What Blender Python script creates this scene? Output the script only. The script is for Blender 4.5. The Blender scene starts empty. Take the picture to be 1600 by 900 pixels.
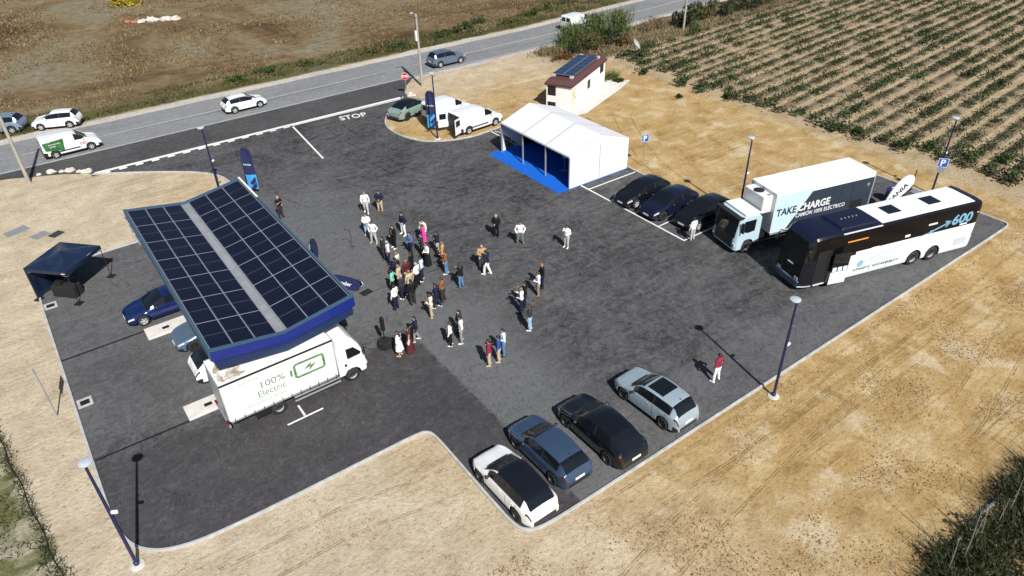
import bpy, bmesh, math, random
import numpy as np
from mathutils import Vector, Matrix, noise as mnoise

random.seed(7)
rng = np.random.default_rng(11)
S = bpy.context.scene
C = S.collection
R = math.radians
PI = math.pi

# ------------------------------------------------------------------ camera
# World frame: metres, x runs along the long kerb of the car park, y from that kerb towards the road.
YAW = R(35.3); PITCH = R(34.5); ROLL = R(-1.51)
def to_lot(v):
    c, s = math.cos(YAW), math.sin(YAW)
    return Vector((v[0]*c + v[1]*s, -v[0]*s + v[1]*c, v[2]))
_cp, _sp, _cr, _sr = math.cos(PITCH), math.sin(PITCH), math.cos(ROLL), math.sin(ROLL)
fwd = to_lot((0, _cp, -_sp)); rgt = to_lot((_cr, _sr*_sp, _sr*_cp)); upv = to_lot((-_sr, _cr*_sp, _cr*_cp))
cam_d = bpy.data.cameras.new('drone_camera'); cam = bpy.data.objects.new('drone_camera', cam_d); C.objects.link(cam)
mw = Matrix.Identity(4)
for i in range(3):
    mw[i][0] = rgt[i]; mw[i][1] = upv[i]; mw[i][2] = -fwd[i]
mw[2][3] = 25.0
cam.matrix_world = mw
cam_d.sensor_width = 36.0; cam_d.lens = 36.0*1111/1600; cam_d.clip_end = 2000; cam_d.clip_start = .1
S.camera = cam

# ------------------------------------------------------------------ sky and sun
SUN_AZ = R(-102.3); SUN_EL = R(44)
W = bpy.data.worlds.new('World'); S.world = W; W.use_nodes = True
nt = W.node_tree
sky = nt.nodes.new('ShaderNodeTexSky'); sky.sky_type = 'NISHITA'; sky.sun_disc = False
sky.sun_elevation = SUN_EL
sky.sun_rotation = math.atan2(math.cos(SUN_AZ), math.sin(SUN_AZ))
sky.altitude = 50; sky.air_density = 1.0; sky.dust_density = 1.0; sky.ozone_density = 1.0
bg = nt.nodes['Background']; bg.inputs['Strength'].default_value = .055
nt.links.new(sky.outputs['Color'], bg.inputs['Color'])
sun_d = bpy.data.lights.new('sun', 'SUN'); sun_d.energy = 5.0; sun_d.angle = R(.5); sun_d.color = (1, .975, .935)
sun = bpy.data.objects.new('sun', sun_d); C.objects.link(sun)
sdir = Vector((math.cos(SUN_AZ)*math.cos(SUN_EL), math.sin(SUN_AZ)*math.cos(SUN_EL), math.sin(SUN_EL)))
sun.rotation_euler = sdir.to_track_quat('Z', 'Y').to_euler()
sun.location = sdir*80
S.view_settings.view_transform = 'Standard'; S.view_settings.look = 'None'
S.view_settings.exposure = 0.30; S.view_settings.gamma = 1.0; S.view_settings.use_curve_mapping = False
S.render.engine = 'CYCLES'
S.cycles.max_bounces = 5; S.cycles.diffuse_bounces = 2; S.cycles.glossy_bounces = 3; S.cycles.transmission_bounces = 3; S.cycles.transparent_max_bounces = 6

# ------------------------------------------------------------------ materials
M = {}
def srgb(r, g, b):
    f = lambda c: (c/255/12.92) if c/255 <= .04045 else ((c/255+.055)/1.055)**2.4
    return (f(r), f(g), f(b))
def new_mat(name):
    m = bpy.data.materials.new(name); m.use_nodes = True; M[name] = m
    return m, m.node_tree, m.node_tree.nodes['Principled BSDF']
def node(t, ty, **kw):
    n = t.nodes.new(ty)
    for k, v in kw.items():
        setattr(n, k, v)
    return n
def noise_node(t, scale, detail=4, rough=.55, dist=0, vec=None):
    n = node(t, 'ShaderNodeTexNoise'); n.inputs['Scale'].default_value = scale; n.inputs['Detail'].default_value = detail
    n.inputs['Roughness'].default_value = rough; n.inputs['Distortion'].default_value = dist
    if vec is not None: t.links.new(vec, n.inputs['Vector'])
    return n.outputs['Fac']
def ramp(t, fac, pts):
    r = node(t, 'ShaderNodeValToRGB'); e = r.color_ramp.elements
    while len(e) < len(pts): e.new(.5)
    for i, (p, c) in enumerate(pts):
        e[i].position = p; e[i].color = (*c, 1) if len(c) == 3 else c
    t.links.new(fac, r.inputs['Fac']); return r.outputs['Color']
def mixc(t, fac, a, b, mode='MIX'):
    n = node(t, 'ShaderNodeMix', data_type='RGBA', blend_type=mode)
    if isinstance(fac, (int, float)): n.inputs[0].default_value = fac
    else: t.links.new(fac, n.inputs[0])
    for i, v in ((6, a), (7, b)):
        if isinstance(v, tuple): n.inputs[i].default_value = (*v, 1)
        else: t.links.new(v, n.inputs[i])
    return n.outputs[2]
def mth(t, op, a, b=None, clamp=False):
    n = node(t, 'ShaderNodeMath', operation=op, use_clamp=clamp)
    for i, v in enumerate((a, b)):
        if v is None: continue
        if isinstance(v, (int, float)): n.inputs[i].default_value = v
        else: t.links.new(v, n.inputs[i])
    return n.outputs[0]
def sstep(t, v, a, b):
    n = node(t, 'ShaderNodeMapRange', interpolation_type='SMOOTHSTEP')
    t.links.new(v, n.inputs[0]); n.inputs[1].default_value = a; n.inputs[2].default_value = b
    return n.outputs[0]
def bump(t, b, h, strength, dist=.02):
    n = node(t, 'ShaderNodeBump'); n.inputs['Strength'].default_value = strength; n.inputs['Distance'].default_value = dist
    t.links.new(h, n.inputs['Height']); t.links.new(n.outputs['Normal'], b.inputs['Normal'])
def mat(name, col, rough=.5, metal=0, var=.08, vscale=6, spec=None, coat=0, bumps=0, bscale=60):
    if name in M: return M[name]
    m, t, b = new_mat(name)
    b.inputs['Roughness'].default_value = rough; b.inputs['Metallic'].default_value = metal
    if spec is not None: b.inputs['Specular IOR Level'].default_value = spec
    if coat: b.inputs['Coat Weight'].default_value = coat; b.inputs['Coat Roughness'].default_value = .04
    if var:
        tc = node(t, 'ShaderNodeTexCoord'); f = noise_node(t, vscale, 5, vec=tc.outputs['Object'])
        lo = tuple(c*(1-var) for c in col); hi = tuple(min(1, c*(1+var)) for c in col)
        t.links.new(ramp(t, f, [(.3, lo), (.7, hi)]), b.inputs['Base Color'])
        if bumps: bump(t, b, noise_node(t, bscale, 4, vec=tc.outputs['Object']), bumps)
    else: b.inputs['Base Color'].default_value = (*col, 1)
    return m
def paint(name, col, metal=0, rough=.28): return mat(name, col, rough, metal, .04, 3, coat=.7)
def cloth(name, col): return mat('cloth_'+name, col, .9, 0, .18, 14, spec=.2, bumps=.3, bscale=50)
def leafmat(name, cols, scale=.9, rough=.6):
    m, t, b = new_mat(name); b.inputs['Roughness'].default_value = rough; b.inputs['Specular IOR Level'].default_value = .25
    g = node(t, 'ShaderNodeNewGeometry')
    f = noise_node(t, scale, 6, .7, vec=g.outputs['Position'])
    n = len(cols)
    t.links.new(ramp(t, f, [(.3+.4*i/(n-1), c) for i, c in enumerate(cols)]), b.inputs['Base Color'])
    return m

mat('white_paint', (.78, .78, .77), .35, coat=.5, var=.03)
mat('white_box', (.80, .80, .79), .5, var=.03, vscale=1.5)
mat('white_road_paint', (.72, .71, .68), .7, var=.16, vscale=9)
mat('road_line_worn', (.42, .42, .41), .8, var=.2, vscale=4)
mat('concrete', (.52, .50, .46), .85, var=.16, vscale=3, bumps=.3)
mat('kerb_concrete', (.40, .40, .39), .85, var=.2, vscale=2.5, bumps=.3)
mat('slab_concrete', (.60, .56, .52), .85, var=.12, vscale=2)
mat('black_plastic', (.012, .012, .013), .5, var=.1)
mat('black_trim', (.02, .02, .022), .4, var=.05)
mat('rubber', (.018, .018, .019), .85, var=.15)
mat('rim_silver', (.55, .56, .58), .35, .3, var=.05)
mat('rim_dark', (.06, .06, .065), .35, .6, var=.05)
mat('car_glass', (.008, .010, .014), .06, 0, var=0, spec=.45); mat('tinted_glass', (.004, .004, .006), .15, 0, var=0, spec=.2)
mat('van_glass', (.012, .016, .020), .06, 0, var=0, spec=.7)
mat('lamp_clear', (.62, .64, .66), .12, .2, var=.05)
mat('lamp_red', (.10, .006, .008), .2, var=.05)
mat('plate_white', (.75, .75, .74), .5, var=.03)
mat('navy_paint', (.010, .012, .070), .4, var=.08, coat=.3)
mat('fascia_blue', (.007, .018, .17), .35, var=.05, vscale=1, coat=.3)
mat('fascia_shaded', (.009, .024, .075), .45, var=.06)  # lower board: shadow of the upper fascia is put into this darker blue
mat('steel_grey', (.36, .38, .40), .45, .5, var=.08)
mat('lamp_shell', (.45, .50, .54), .5, .1, var=.08)
mat('aluminium', (.50, .51, .52), .45, .55, var=.06)
mat('tent_white', (.66, .67, .69), .7, var=.02, vscale=1)
mat('carpet_blue', (.010, .11, .52), .95, var=.1, vscale=5, spec=.1)
mat('gazebo_navy', (.011, .020, .048), .24, var=.15, vscale=2.5)
mat('wood_pole', (.33, .31, .27), .85, var=.15, vscale=4)
mat('wall_white', (.82, .82, .80), .8, var=.04, vscale=2)
mat('roof_maroon', (.085, .035, .035), .7, var=.12, vscale=4)
mat('window_dark', (.02, .018, .018), .3, var=.1)
mat('sign_blue', (.012, .09, .42), .4, var=.04)
mat('sign_red', (.55, .012, .02), .4, var=.04)
mat('black_cloth', (.010, .010, .012), .9, var=.2)
mat('skin_a', (.46, .27, .19), .55, var=.06)
mat('skin_b', (.26, .14, .09), .55, var=.06)
mat('hair_dark', (.012, .009, .008), .6, var=.2)
mat('hair_brown', (.05, .026, .014), .6, var=.2)
mat('hair_grey', (.30, .29, .28), .7, var=.15)
mat('hair_fair', (.20, .12, .06), .6, var=.15)
mat('eye_dark', (.01, .01, .01), .3, var=0)

# ------------------------------------------------------------------ mesh helpers
class MB:
    """collects faces with material slots, then links them as ONE mesh object"""
    def __init__(s): s.v = []; s.f = []; s.m = []
    def add(s, vs, fs, mi=0):
        o = len(s.v); s.v += [tuple(p) for p in vs]; s.f += [tuple(i+o for i in f) for f in fs]; s.m += [mi]*len(fs); return s
    def box(s, a, b, mi=0, top=1.0, rz=0, org=(0, 0)):
        (x0, y0, z0), (x1, y1, z1) = a, b
        cx, cy = (x0+x1)/2, (y0+y1)/2
        vs = [(x0, y0, z0), (x1, y0, z0), (x1, y1, z0), (x0, y1, z0)] + [(cx+(x-cx)*top, cy+(y-cy)*top, z1) for x, y in ((x0, y0), (x1, y0), (x1, y1), (x0, y1))]
        if rz:
            c, q = math.cos(rz), math.sin(rz)
            vs = [(org[0]+(x-org[0])*c-(y-org[1])*q, org[1]+(x-org[0])*q+(y-org[1])*c, z) for x, y, z in vs]
        return s.add(vs, [(0, 3, 2, 1), (4, 5, 6, 7), (0, 1, 5, 4), (1, 2, 6, 5), (2, 3, 7, 6), (3, 0, 4, 7)], mi)
    def tube(s, pts, rad, n=8, mi=0, caps=True):
        pts = [Vector(p) for p in pts]
        if not hasattr(rad, '__len__'): rad = [rad]*len(pts)
        vs = []; k = len(pts)
        d0 = (pts[1]-pts[0]).normalized()
        ref = Vector((0, 0, 1)) if abs(d0.z) < .9 else Vector((1, 0, 0))
        for i, p in enumerate(pts):
            d = (pts[min(i+1, k-1)]-pts[max(i-1, 0)]).normalized()
            u = d.cross(ref).normalized(); w = d.cross(u)
            for j in range(n):
                a = 2*PI*j/n; vs.append(p+(u*math.cos(a)+w*math.sin(a))*rad[i])
        fs = [(i*n+j, i*n+(j+1) % n, (i+1)*n+(j+1) % n, (i+1)*n+j) for i in range(k-1) for j in range(n)]
        if caps: fs += [tuple(range(n-1, -1, -1)), tuple(range((k-1)*n, k*n))]
        return s.add(vs, fs, mi)
    def lathe(s, prof, c=(0, 0, 0), n=20, mi=0):
        vs = [(c[0]+r*math.cos(2*PI*j/n), c[1]+r*math.sin(2*PI*j/n), c[2]+z) for r, z in prof for j in range(n)]
        k = len(prof); fs = [(i*n+j, i*n+(j+1) % n, (i+1)*n+(j+1) % n, (i+1)*n+j) for i in range(k-1) for j in range(n)]
        fs += [tuple(range(n-1, -1, -1)), tuple(range((k-1)*n, k*n))]
        return s.add(vs, fs, mi)
    def prism(s, poly, z0, z1, mi=0):
        n = len(poly); vs = [(x, y, z0) for x, y in poly]+[(x, y, z1) for x, y in poly]
        return s.add(vs, [tuple(range(n-1, -1, -1)), tuple(range(n, 2*n))]+[(i, (i+1) % n, n+(i+1) % n, n+i) for i in range(n)], mi)
    def slab(s, poly3, nrm, th, mi=0):
        """planar polygon (3-D points) given thickness th along nrm"""
        n = len(poly3); nv = Vector(nrm)*th; vs = [Vector(p) for p in poly3]; vs = vs+[p+nv for p in vs]
        return s.add(vs, [tuple(range(n-1, -1, -1)), tuple(range(n, 2*n))]+[(i, (i+1) % n, n+(i+1) % n, n+i) for i in range(n)], mi)
    def ball(s, c, r, mi=0, n=8, k=6):
        if not hasattr(r, '__len__'): r = (r, r, r)
        vs = []
        for i in range(1, k):
            th = PI*i/k
            for j in range(n):
                a = 2*PI*j/n; vs.append((c[0]+r[0]*math.sin(th)*math.cos(a), c[1]+r[1]*math.sin(th)*math.sin(a), c[2]+r[2]*math.cos(th)))
        vs += [(c[0], c[1], c[2]+r[2]), (c[0], c[1], c[2]-r[2])]; t, b = len(vs)-2, len(vs)-1
        fs = [(i*n+j, (i+1)*n+j, (i+1)*n+(j+1) % n, i*n+(j+1) % n) for i in range(k-2) for j in range(n)]
        fs += [(t, j, (j+1) % n) for j in range(n)]+[(b, (k-2)*n+(j+1) % n, (k-2)*n+j) for j in range(n)]
        return s.add(vs, fs, mi)
    def mesh(s, name, mats, smooth=None, fix=True):
        me = bpy.data.meshes.new(name); me.from_pydata(s.v, [], s.f)
        for m_ in (mats if isinstance(mats, (list, tuple)) else [mats]): me.materials.append(M[m_] if isinstance(m_, str) else m_)
        me.polygons.foreach_set('material_index', s.m)
        if fix:
            bm = bmesh.new(); bm.from_mesh(me); bmesh.ops.recalc_face_normals(bm, faces=bm.faces); bm.to_mesh(me); bm.free()
        if smooth:
            me.polygons.foreach_set('use_smooth', [True]*len(me.polygons)); me.set_sharp_from_angle(angle=R(smooth))
        me.update(); return me
    def build(s, name, mats, parent=None, smooth=None, fix=True):
        return link(name, s.mesh(name, mats, smooth, fix), parent)
def link(name, me, parent=None):
    o = bpy.data.objects.new(name, me); C.objects.link(o)
    if parent: o.parent = parent
    return o
def tag(o, label=None, cat=None, group=None, kind=None):
    if label: o['label'] = label
    if cat: o['category'] = cat
    if group: o['group'] = group
    if kind: o['kind'] = kind
    return o
def thing(name, label, cat, loc=(0, 0, 0), rz=0, group=None):
    o = bpy.data.objects.new(name, None); C.objects.link(o); o.empty_display_size = .3
    o.location = loc; o.rotation_euler = (0, 0, rz); return tag(o, label, cat, group)
def struct(o): o['kind'] = 'structure'; return o
def bev(o, w=.02, seg=2):
    m = o.modifiers.new('bevel', 'BEVEL'); m.width = w; m.segments = seg; m.limit_method = 'ANGLE'; m.angle_limit = R(35); return o
def fast_mesh(name, verts, nper, matname):
    """verts (N*nper,3): N separate polygons of nper corners"""
    me = bpy.data.meshes.new(name); nv = len(verts); nf = nv//nper
    me.vertices.add(nv); me.vertices.foreach_set('co', np.asarray(verts, dtype=np.float32).ravel())
    me.loops.add(nv); me.loops.foreach_set('vertex_index', np.arange(nv, dtype=np.int32))
    me.polygons.add(nf); me.polygons.foreach_set('loop_start', np.arange(0, nv, nper, dtype=np.int32))
    me.materials.append(M[matname]); me.update(calc_edges=True); me.validate(); return me
def text_mesh(txt, size, bold=0, space=1.0, shear=0):
    cu = bpy.data.curves.new('lettering', 'FONT'); cu.body = txt; cu.size = size; cu.offset = bold; cu.space_character = space; cu.shear = shear
    cu.align_x = 'LEFT'; cu.resolution_u = 3; cu.extrude = .003
    ob = bpy.data.objects.new('lettering', cu); C.objects.link(ob)
    dg = bpy.context.evaluated_depsgraph_get(); me = bpy.data.meshes.new_from_object(ob.evaluated_get(dg))
    bpy.data.objects.remove(ob); bpy.data.curves.remove(cu); return me
def lettering(parent, txt, org, xd, yd, size, matname, bold=0, width=None, space=1.0, shear=0, name='lettering', center=False):
    """flat printed words: baseline starts at org (parent frame), runs along xd, stands along yd"""
    me = text_mesh(txt, size, bold, space, shear)
    co = np.empty(len(me.vertices)*3, np.float32); me.vertices.foreach_get('co', co); co = co.reshape(-1, 3)
    k = 1.0
    if width: k = width/max(1e-6, co[:, 0].max()-co[:, 0].min())
    co[:, 0] -= co[:, 0].min(); co[:, 0] *= k
    if center: co[:, 0] -= co[:, 0].max()/2; co[:, 1] -= (co[:, 1].max()+co[:, 1].min())/2
    X, Y = Vector(xd).normalized(), Vector(yd).normalized(); Z = X.cross(Y)
    B = np.array([X[:], Y[:], Z[:]]); out = co @ B + np.array(org)
    me.vertices.foreach_set('co', out.astype(np.float32).ravel()); me.materials.clear(); me.materials.append(M[matname]); me.update()
    return link(name, me, parent)
def rrect(w, h, r, n=5):
    pts = []
    for cx, cy, a0 in ((w/2-r, h/2-r, 0), (-w/2+r, h/2-r, 90), (-w/2+r, -h/2+r, 180), (w/2-r, -h/2+r, 270)):
        pts += [(cx+r*math.cos(R(a0+90*i/n)), cy+r*math.sin(R(a0+90*i/n))) for i in range(n+1)]
    return pts
def smooth_poly(pts, n=4, closed=True):
    """Chaikin corner cutting"""
    for _ in range(n):
        q = []; k = len(pts)
        for i in range(k if closed else k-1):
            a, b = pts[i], pts[(i+1) % k]
            q += [(a[0]*.75+b[0]*.25, a[1]*.75+b[1]*.25), (a[0]*.25+b[0]*.75, a[1]*.25+b[1]*.75)]
        pts = q if closed else [pts[0]]+q+[pts[-1]]
    return pts
def fill_mesh(name, poly, z, matname):
    bm = bmesh.new(); vs = [bm.verts.new((x, y, z)) for x, y in poly]
    es = [bm.edges.new((vs[i], vs[(i+1) % len(vs)])) for i in range(len(vs))]
    bmesh.ops.triangle_fill(bm, edges=es, use_beauty=True)
    for f in bm.faces:
        if f.normal.z < 0: f.normal_flip()
    me = bpy.data.meshes.new(name); bm.to_mesh(me); bm.free(); me.materials.append(M[matname]); return me
# ------------------------------------------------------------------ ground materials
def ground_material():
    m, t, b = new_mat('ground_soil'); b.inputs['Roughness'].default_value = .95; b.inputs['Specular IOR Level'].default_value = .1
    g = node(t, 'ShaderNodeNewGeometry'); P = g.outputs['Position']
    sep = node(t, 'ShaderNodeSeparateXYZ'); t.links.new(P, sep.inputs[0]); X, Y = sep.outputs[0], sep.outputs[1]
    nb = noise_node(t, .10, 6, .6, .6, P); nm = noise_node(t, .55, 7, .65, .4, P); nf = noise_node(t, 4.5, 6, .7, .2, P); nn = noise_node(t, 17, 5, .75, 0, P)
    # sandy soil: ochre with pale dusty patches
    sand = ramp(t, nm, [(.26, (.25, .155, .060)), (.42, (.40, .27, .115)), (.54, (.46, .325, .155)), (.66, (.54, .41, .225)), (.80, (.62, .51, .34))])
    pale = ramp(t, nm, [(.25, (.41, .335, .235)), (.55, (.53, .45, .335)), (.8, (.64, .57, .46))])
    w = mth(t, 'ADD', X, mth(t, 'MULTIPLY', mth(t, 'SUBTRACT', nb, .5), 26))
    sand = mixc(t, sstep(t, w, 24, 2), sand, pale)
    w2 = mth(t, 'ADD', X, mth(t, 'MULTIPLY', Y, .0)); wy = mth(t, 'ADD', Y, mth(t, 'MULTIPLY', mth(t, 'SUBTRACT', nb, .5), 14))
    sand = mixc(t, mth(t, 'MULTIPLY', sstep(t, wy, 55, 66), .8), sand, pale)
    ds = noise_node(t, .42, 3, .5, .3, P); sand = mixc(t, mth(t, 'MULTIPLY', sstep(t, ds, .54, .70), .6), sand, (.63, .54, .39))
    # crumbs, small dark clods and pale grit
    crumbs = ramp(t, nf, [(.30, (.38, .33, .26)), (.43, (.86, .84, .80)), (.60, (1.0, 1.0, 1.0)), (.74, (1.18, 1.16, 1.13))])
    sand = mixc(t, .75, sand, crumbs, 'MULTIPLY')
    grit = ramp(t, nn, [(.30, (.50, .46, .40)), (.40, (1, 1, 1)), (.66, (1, 1, 1)), (.76, (1.3, 1.3, 1.3))])
    sand = mixc(t, .6, sand, grit, 'MULTIPLY')
    # tyre tracks pressed along the kerb
    mp = node(t, 'ShaderNodeMapping'); mp.inputs['Scale'].default_value = (.09, .9, 1); mp.inputs['Rotation'].default_value = (0, 0, R(6)); t.links.new(P, mp.inputs[0])
    tr = noise_node(t, 1.1, 5, .6, 1.2, mp.outputs[0])
    sand = mixc(t, .22, sand, ramp(t, tr, [(.38, (.72, .68, .62)), (.5, (1, 1, 1)), (.66, (1.1, 1.1, 1.1))]), 'MULTIPLY')
    mp2 = node(t, 'ShaderNodeMapping'); mp2.inputs['Scale'].default_value = (.018, 1.5, 1); mp2.inputs['Rotation'].default_value = (0, 0, R(-3)); t.links.new(P, mp2.inputs[0])
    t2 = noise_node(t, 1.0, 3, .5, .25, mp2.outputs[0]); rut = ramp(t, t2, [(.455, (1, 1, 1)), (.475, (.60, .55, .47)), (.49, (1, 1, 1)), (.525, (1, 1, 1)), (.54, (.66, .60, .52)), (.555, (1, 1, 1))])
    sand = mixc(t, mth(t, 'MULTIPLY', sstep(t, nb, .42, .58), .8), sand, rut, 'MULTIPLY')
    # dry field across the road
    nd = noise_node(t, .045, 7, .62, .8, P); nd2 = noise_node(t, .9, 8, .7, .2, P)
    field = ramp(t, nd, [(.30, (.062, .038, .020)), (.42, (.13, .088, .046)), (.50, (.195, .145, .083)), (.58, (.20, .175, .118)), (.66, (.215, .20, .155)), (.78, (.27, .215, .135))])
    field = mixc(t, .85, field, ramp(t, nd2, [(.28, (.45, .42, .38)), (.5, (.95, .93, .9)), (.75, (1.45, 1.4, 1.3))]), 'MULTIPLY')
    green = (.055, .062, .02)
    wg = mth(t, 'ADD', Y, mth(t, 'MULTIPLY', mth(t, 'SUBTRACT', nm, .5), 9))
    vg = mth(t, 'MULTIPLY', mth(t, 'SUBTRACT', 1, sstep(t, wg, 79.5, 85)), .65)
    field = mixc(t, vg, field, green)
    wf = mth(t, 'ADD', Y, mth(t, 'MULTIPLY', mth(t, 'SUBTRACT', nm, .5), 2.2))
    bend = mth(t, 'MULTIPLY', mth(t, 'MAXIMUM', mth(t, 'SUBTRACT', X, 58), 0), -.06); wf = mth(t, 'ADD', wf, bend)
    col = mixc(t, sstep(t, wf, 77.9, 79.0), sand, field)
    # scrub strip between the road and the crop field
    wr = mth(t, 'ADD', X, mth(t, 'MULTIPLY', mth(t, 'SUBTRACT', nm, .5), 8))
    scrub = mth(t, 'MULTIPLY', mth(t, 'MULTIPLY', sstep(t, wr, 50, 55), sstep(t, wf, 60.5, 62)), mth(t, 'SUBTRACT', 1, sstep(t, wf, 68.2, 69.5)))
    col = mixc(t, mth(t, 'MULTIPLY', scrub, .9), col, mixc(t, nd2, (.05, .035, .018), (.13, .10, .05)))
    # weedy ground left of the irrigation ditch
    wl = mth(t, 'ADD', mth(t, 'ADD', X, mth(t, 'MULTIPLY', mth(t, 'SUBTRACT', Y, 24.5), .123)), mth(t, 'MULTIPLY', mth(t, 'SUBTRACT', nm, .5), 1.2))
    weeds = mixc(t, sstep(t, nm, .40, .60), mixc(t, nf, (.05, .06, .018), (.19, .18, .08)), mixc(t, nf, (.26, .23, .14), (.46, .42, .34)))
    col = mixc(t, mth(t, 'MULTIPLY', mth(t, 'SUBTRACT', 1, sstep(t, wl, -5.2, -4.7)), mth(t, 'SUBTRACT', 1, sstep(t, Y, 44, 52))), col, weeds)
    # ploughed soil in the crop field is greyer
    wc = mth(t, 'ADD', X, mth(t, 'MULTIPLY', mth(t, 'SUBTRACT', nm, .5), 2))
    crop = mth(t, 'MULTIPLY', sstep(t, wc, 55.5, 57.5), mth(t, 'SUBTRACT', 1, sstep(t, wf, 59, 61)))
    soil = ramp(t, nm, [(.28, (.30, .225, .13)), (.5, (.40, .32, .21)), (.75, (.50, .42, .30))])
    soil = mixc(t, .8, soil, crumbs, 'MULTIPLY')
    col = mixc(t, mth(t, 'MULTIPLY', crop, .85), col, soil)
    t.links.new(col, b.inputs['Base Color'])
    h = mth(t, 'ADD', mth(t, 'ADD', mth(t, 'MULTIPLY', nf, .9), mth(t, 'MULTIPLY', nn, .35)), mth(t, 'ADD', mth(t, 'MULTIPLY', nm, 1.2), mth(t, 'MULTIPLY', tr, .25)))
    bump(t, b, h, .9, .09)
ground_material()
def asphalt(name, dark, light, patches=False):
    m, t, b = new_mat(name); b.inputs['Roughness'].default_value = .88; b.inputs['Specular IOR Level'].default_value = .25
    g = node(t, 'ShaderNodeNewGeometry'); P = g.outputs['Position']
    sep = node(t, 'ShaderNodeSeparateXYZ'); t.links.new(P, sep.inputs[0]); X, Y = sep.outputs[0], sep.outputs[1]
    a = noise_node(t, .16, 5, .55, 1.2, P); c = noise_node(t, .9, 7, .68, 2.2, P); d = noise_node(t, 22, 3, .7, 0, P); c5 = noise_node(t, 3.6, 6, .72, 1.0, P)
    mp = node(t, 'ShaderNodeMapping'); mp.inputs['Scale'].default_value = (.16, 1.1, 1); t.links.new(P, mp.inputs[0]); e = noise_node(t, 1.1, 6, .65, 1.4, mp.outputs[0])
    f = mth(t, 'ADD', mth(t, 'ADD', mth(t, 'MULTIPLY', a, .22), mth(t, 'MULTIPLY', c5, .30)), mth(t, 'ADD', mth(t, 'MULTIPLY', c, .28), mth(t, 'MULTIPLY', e, .20)))
    col = ramp(t, f, [(.41, dark), (.50, tuple((p+q)/2 for p, q in zip(dark, light))), (.60, light)])
    if patches:
        n1 = mth(t, 'MULTIPLY', mth(t, 'SUBTRACT', c, .5), 1.3)
        # fresher, darker pour round the delivery truck
        xa = mth(t, 'SUBTRACT', 1, sstep(t, mth(t, 'ADD', X, mth(t, 'MULTIPLY', n1, .12)), 13.55, 13.75))
        ya = mth(t, 'SUBTRACT', 1, sstep(t, mth(t, 'ADD', Y, mth(t, 'MULTIPLY', n1, .3)), 29.2, 29.9))
        col = mixc(t, mth(t, 'MULTIPLY', xa, mth(t, 'MULTIPLY', ya, .8)), col, mixc(t, f, (.026, .0245, .026), (.074, .070, .072)))
        # paler strip rolled along the kerb, and paler dusty ground by the left kerb and the canopy
        k1 = mth(t, 'MULTIPLY', mth(t, 'SUBTRACT', 1, sstep(t, mth(t, 'ADD', Y, n1), 17.7, 18.3)), sstep(t, mth(t, 'ADD', X, n1), 13.8, 16))
        k2 = mth(t, 'MULTIPLY', mth(t, 'SUBTRACT', 1, sstep(t, mth(t, 'ADD', X, mth(t, 'MULTIPLY', n1, 3)), 15.5, 21)), sstep(t, mth(t, 'ADD', Y, mth(t, 'MULTIPLY', n1, 2)), 29.0, 32.5)); k2 = mth(t, 'MULTIPLY', k2, mth(t, 'ADD', .62, mth(t, 'MULTIPLY', sstep(t, X, 1, 10), .38)))
        k2 = mth(t, 'MULTIPLY', k2, mth(t, 'SUBTRACT', 1, sstep(t, Y, 46, 58)))
        k3 = mth(t, 'MULTIPLY', mth(t, 'MULTIPLY', sstep(t, X, 13.7, 13.9), mth(t, 'SUBTRACT', 1, sstep(t, mth(t, 'ADD', X, mth(t, 'MULTIPLY', n1, 2)), 16.5, 20.5))), mth(t, 'SUBTRACT', 1, sstep(t, Y, 30, 33)))
        kk = mth(t, 'MAXIMUM', mth(t, 'MAXIMUM', mth(t, 'MULTIPLY', k1, .55), mth(t, 'MULTIPLY', k2, .85)), mth(t, 'MULTIPLY', k3, .95))
        col = mixc(t, kk, col, mixc(t, f, (.052, .053, .055), (.185, .187, .19)))
    vn = mth(t, 'ABSOLUTE', mth(t, 'SUBTRACT', noise_node(t, .75, 4, .55, 2.6, P), .5)); vein = mth(t, 'SUBTRACT', 1, sstep(t, vn, .004, .030))
    col = mixc(t, mth(t, 'MULTIPLY', vein, mth(t, 'MULTIPLY', sstep(t, c5, .36, .6), .55)), col, tuple(v*.62 for v in dark))
    vn2 = mth(t, 'ABSOLUTE', mth(t, 'SUBTRACT', noise_node(t, 1.7, 3, .5, 1.8, P), .47)); vein2 = mth(t, 'SUBTRACT', 1, sstep(t, vn2, .006, .035))
    col = mixc(t, mth(t, 'MULTIPLY', vein2, mth(t, 'MULTIPLY', sstep(t, c, .42, .6), .30)), col, tuple(v*1.25 for v in light))
    sp = ramp(t, d, [(.33, (.55, .55, .55)), (.5, (1, 1, 1)), (.70, (1.5, 1.5, 1.5))])
    col = mixc(t, .32, col, sp, 'MULTIPLY')
    t.links.new(col, b.inputs['Base Color'])
    bump(t, b, mth(t, 'ADD', d, mth(t, 'MULTIPLY', c, .4)), .45, .012)
asphalt('asphalt_lot', (.025, .0245, .026), (.122, .120, .122), True)
asphalt('asphalt_road', (.165, .168, .172), (.245, .246, .248))
asphalt('asphalt_junction', (.042, .042, .044), (.090, .089, .089))
asphalt('gravel_shoulder', (.34, .31, .27), (.55, .51, .46))

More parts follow.
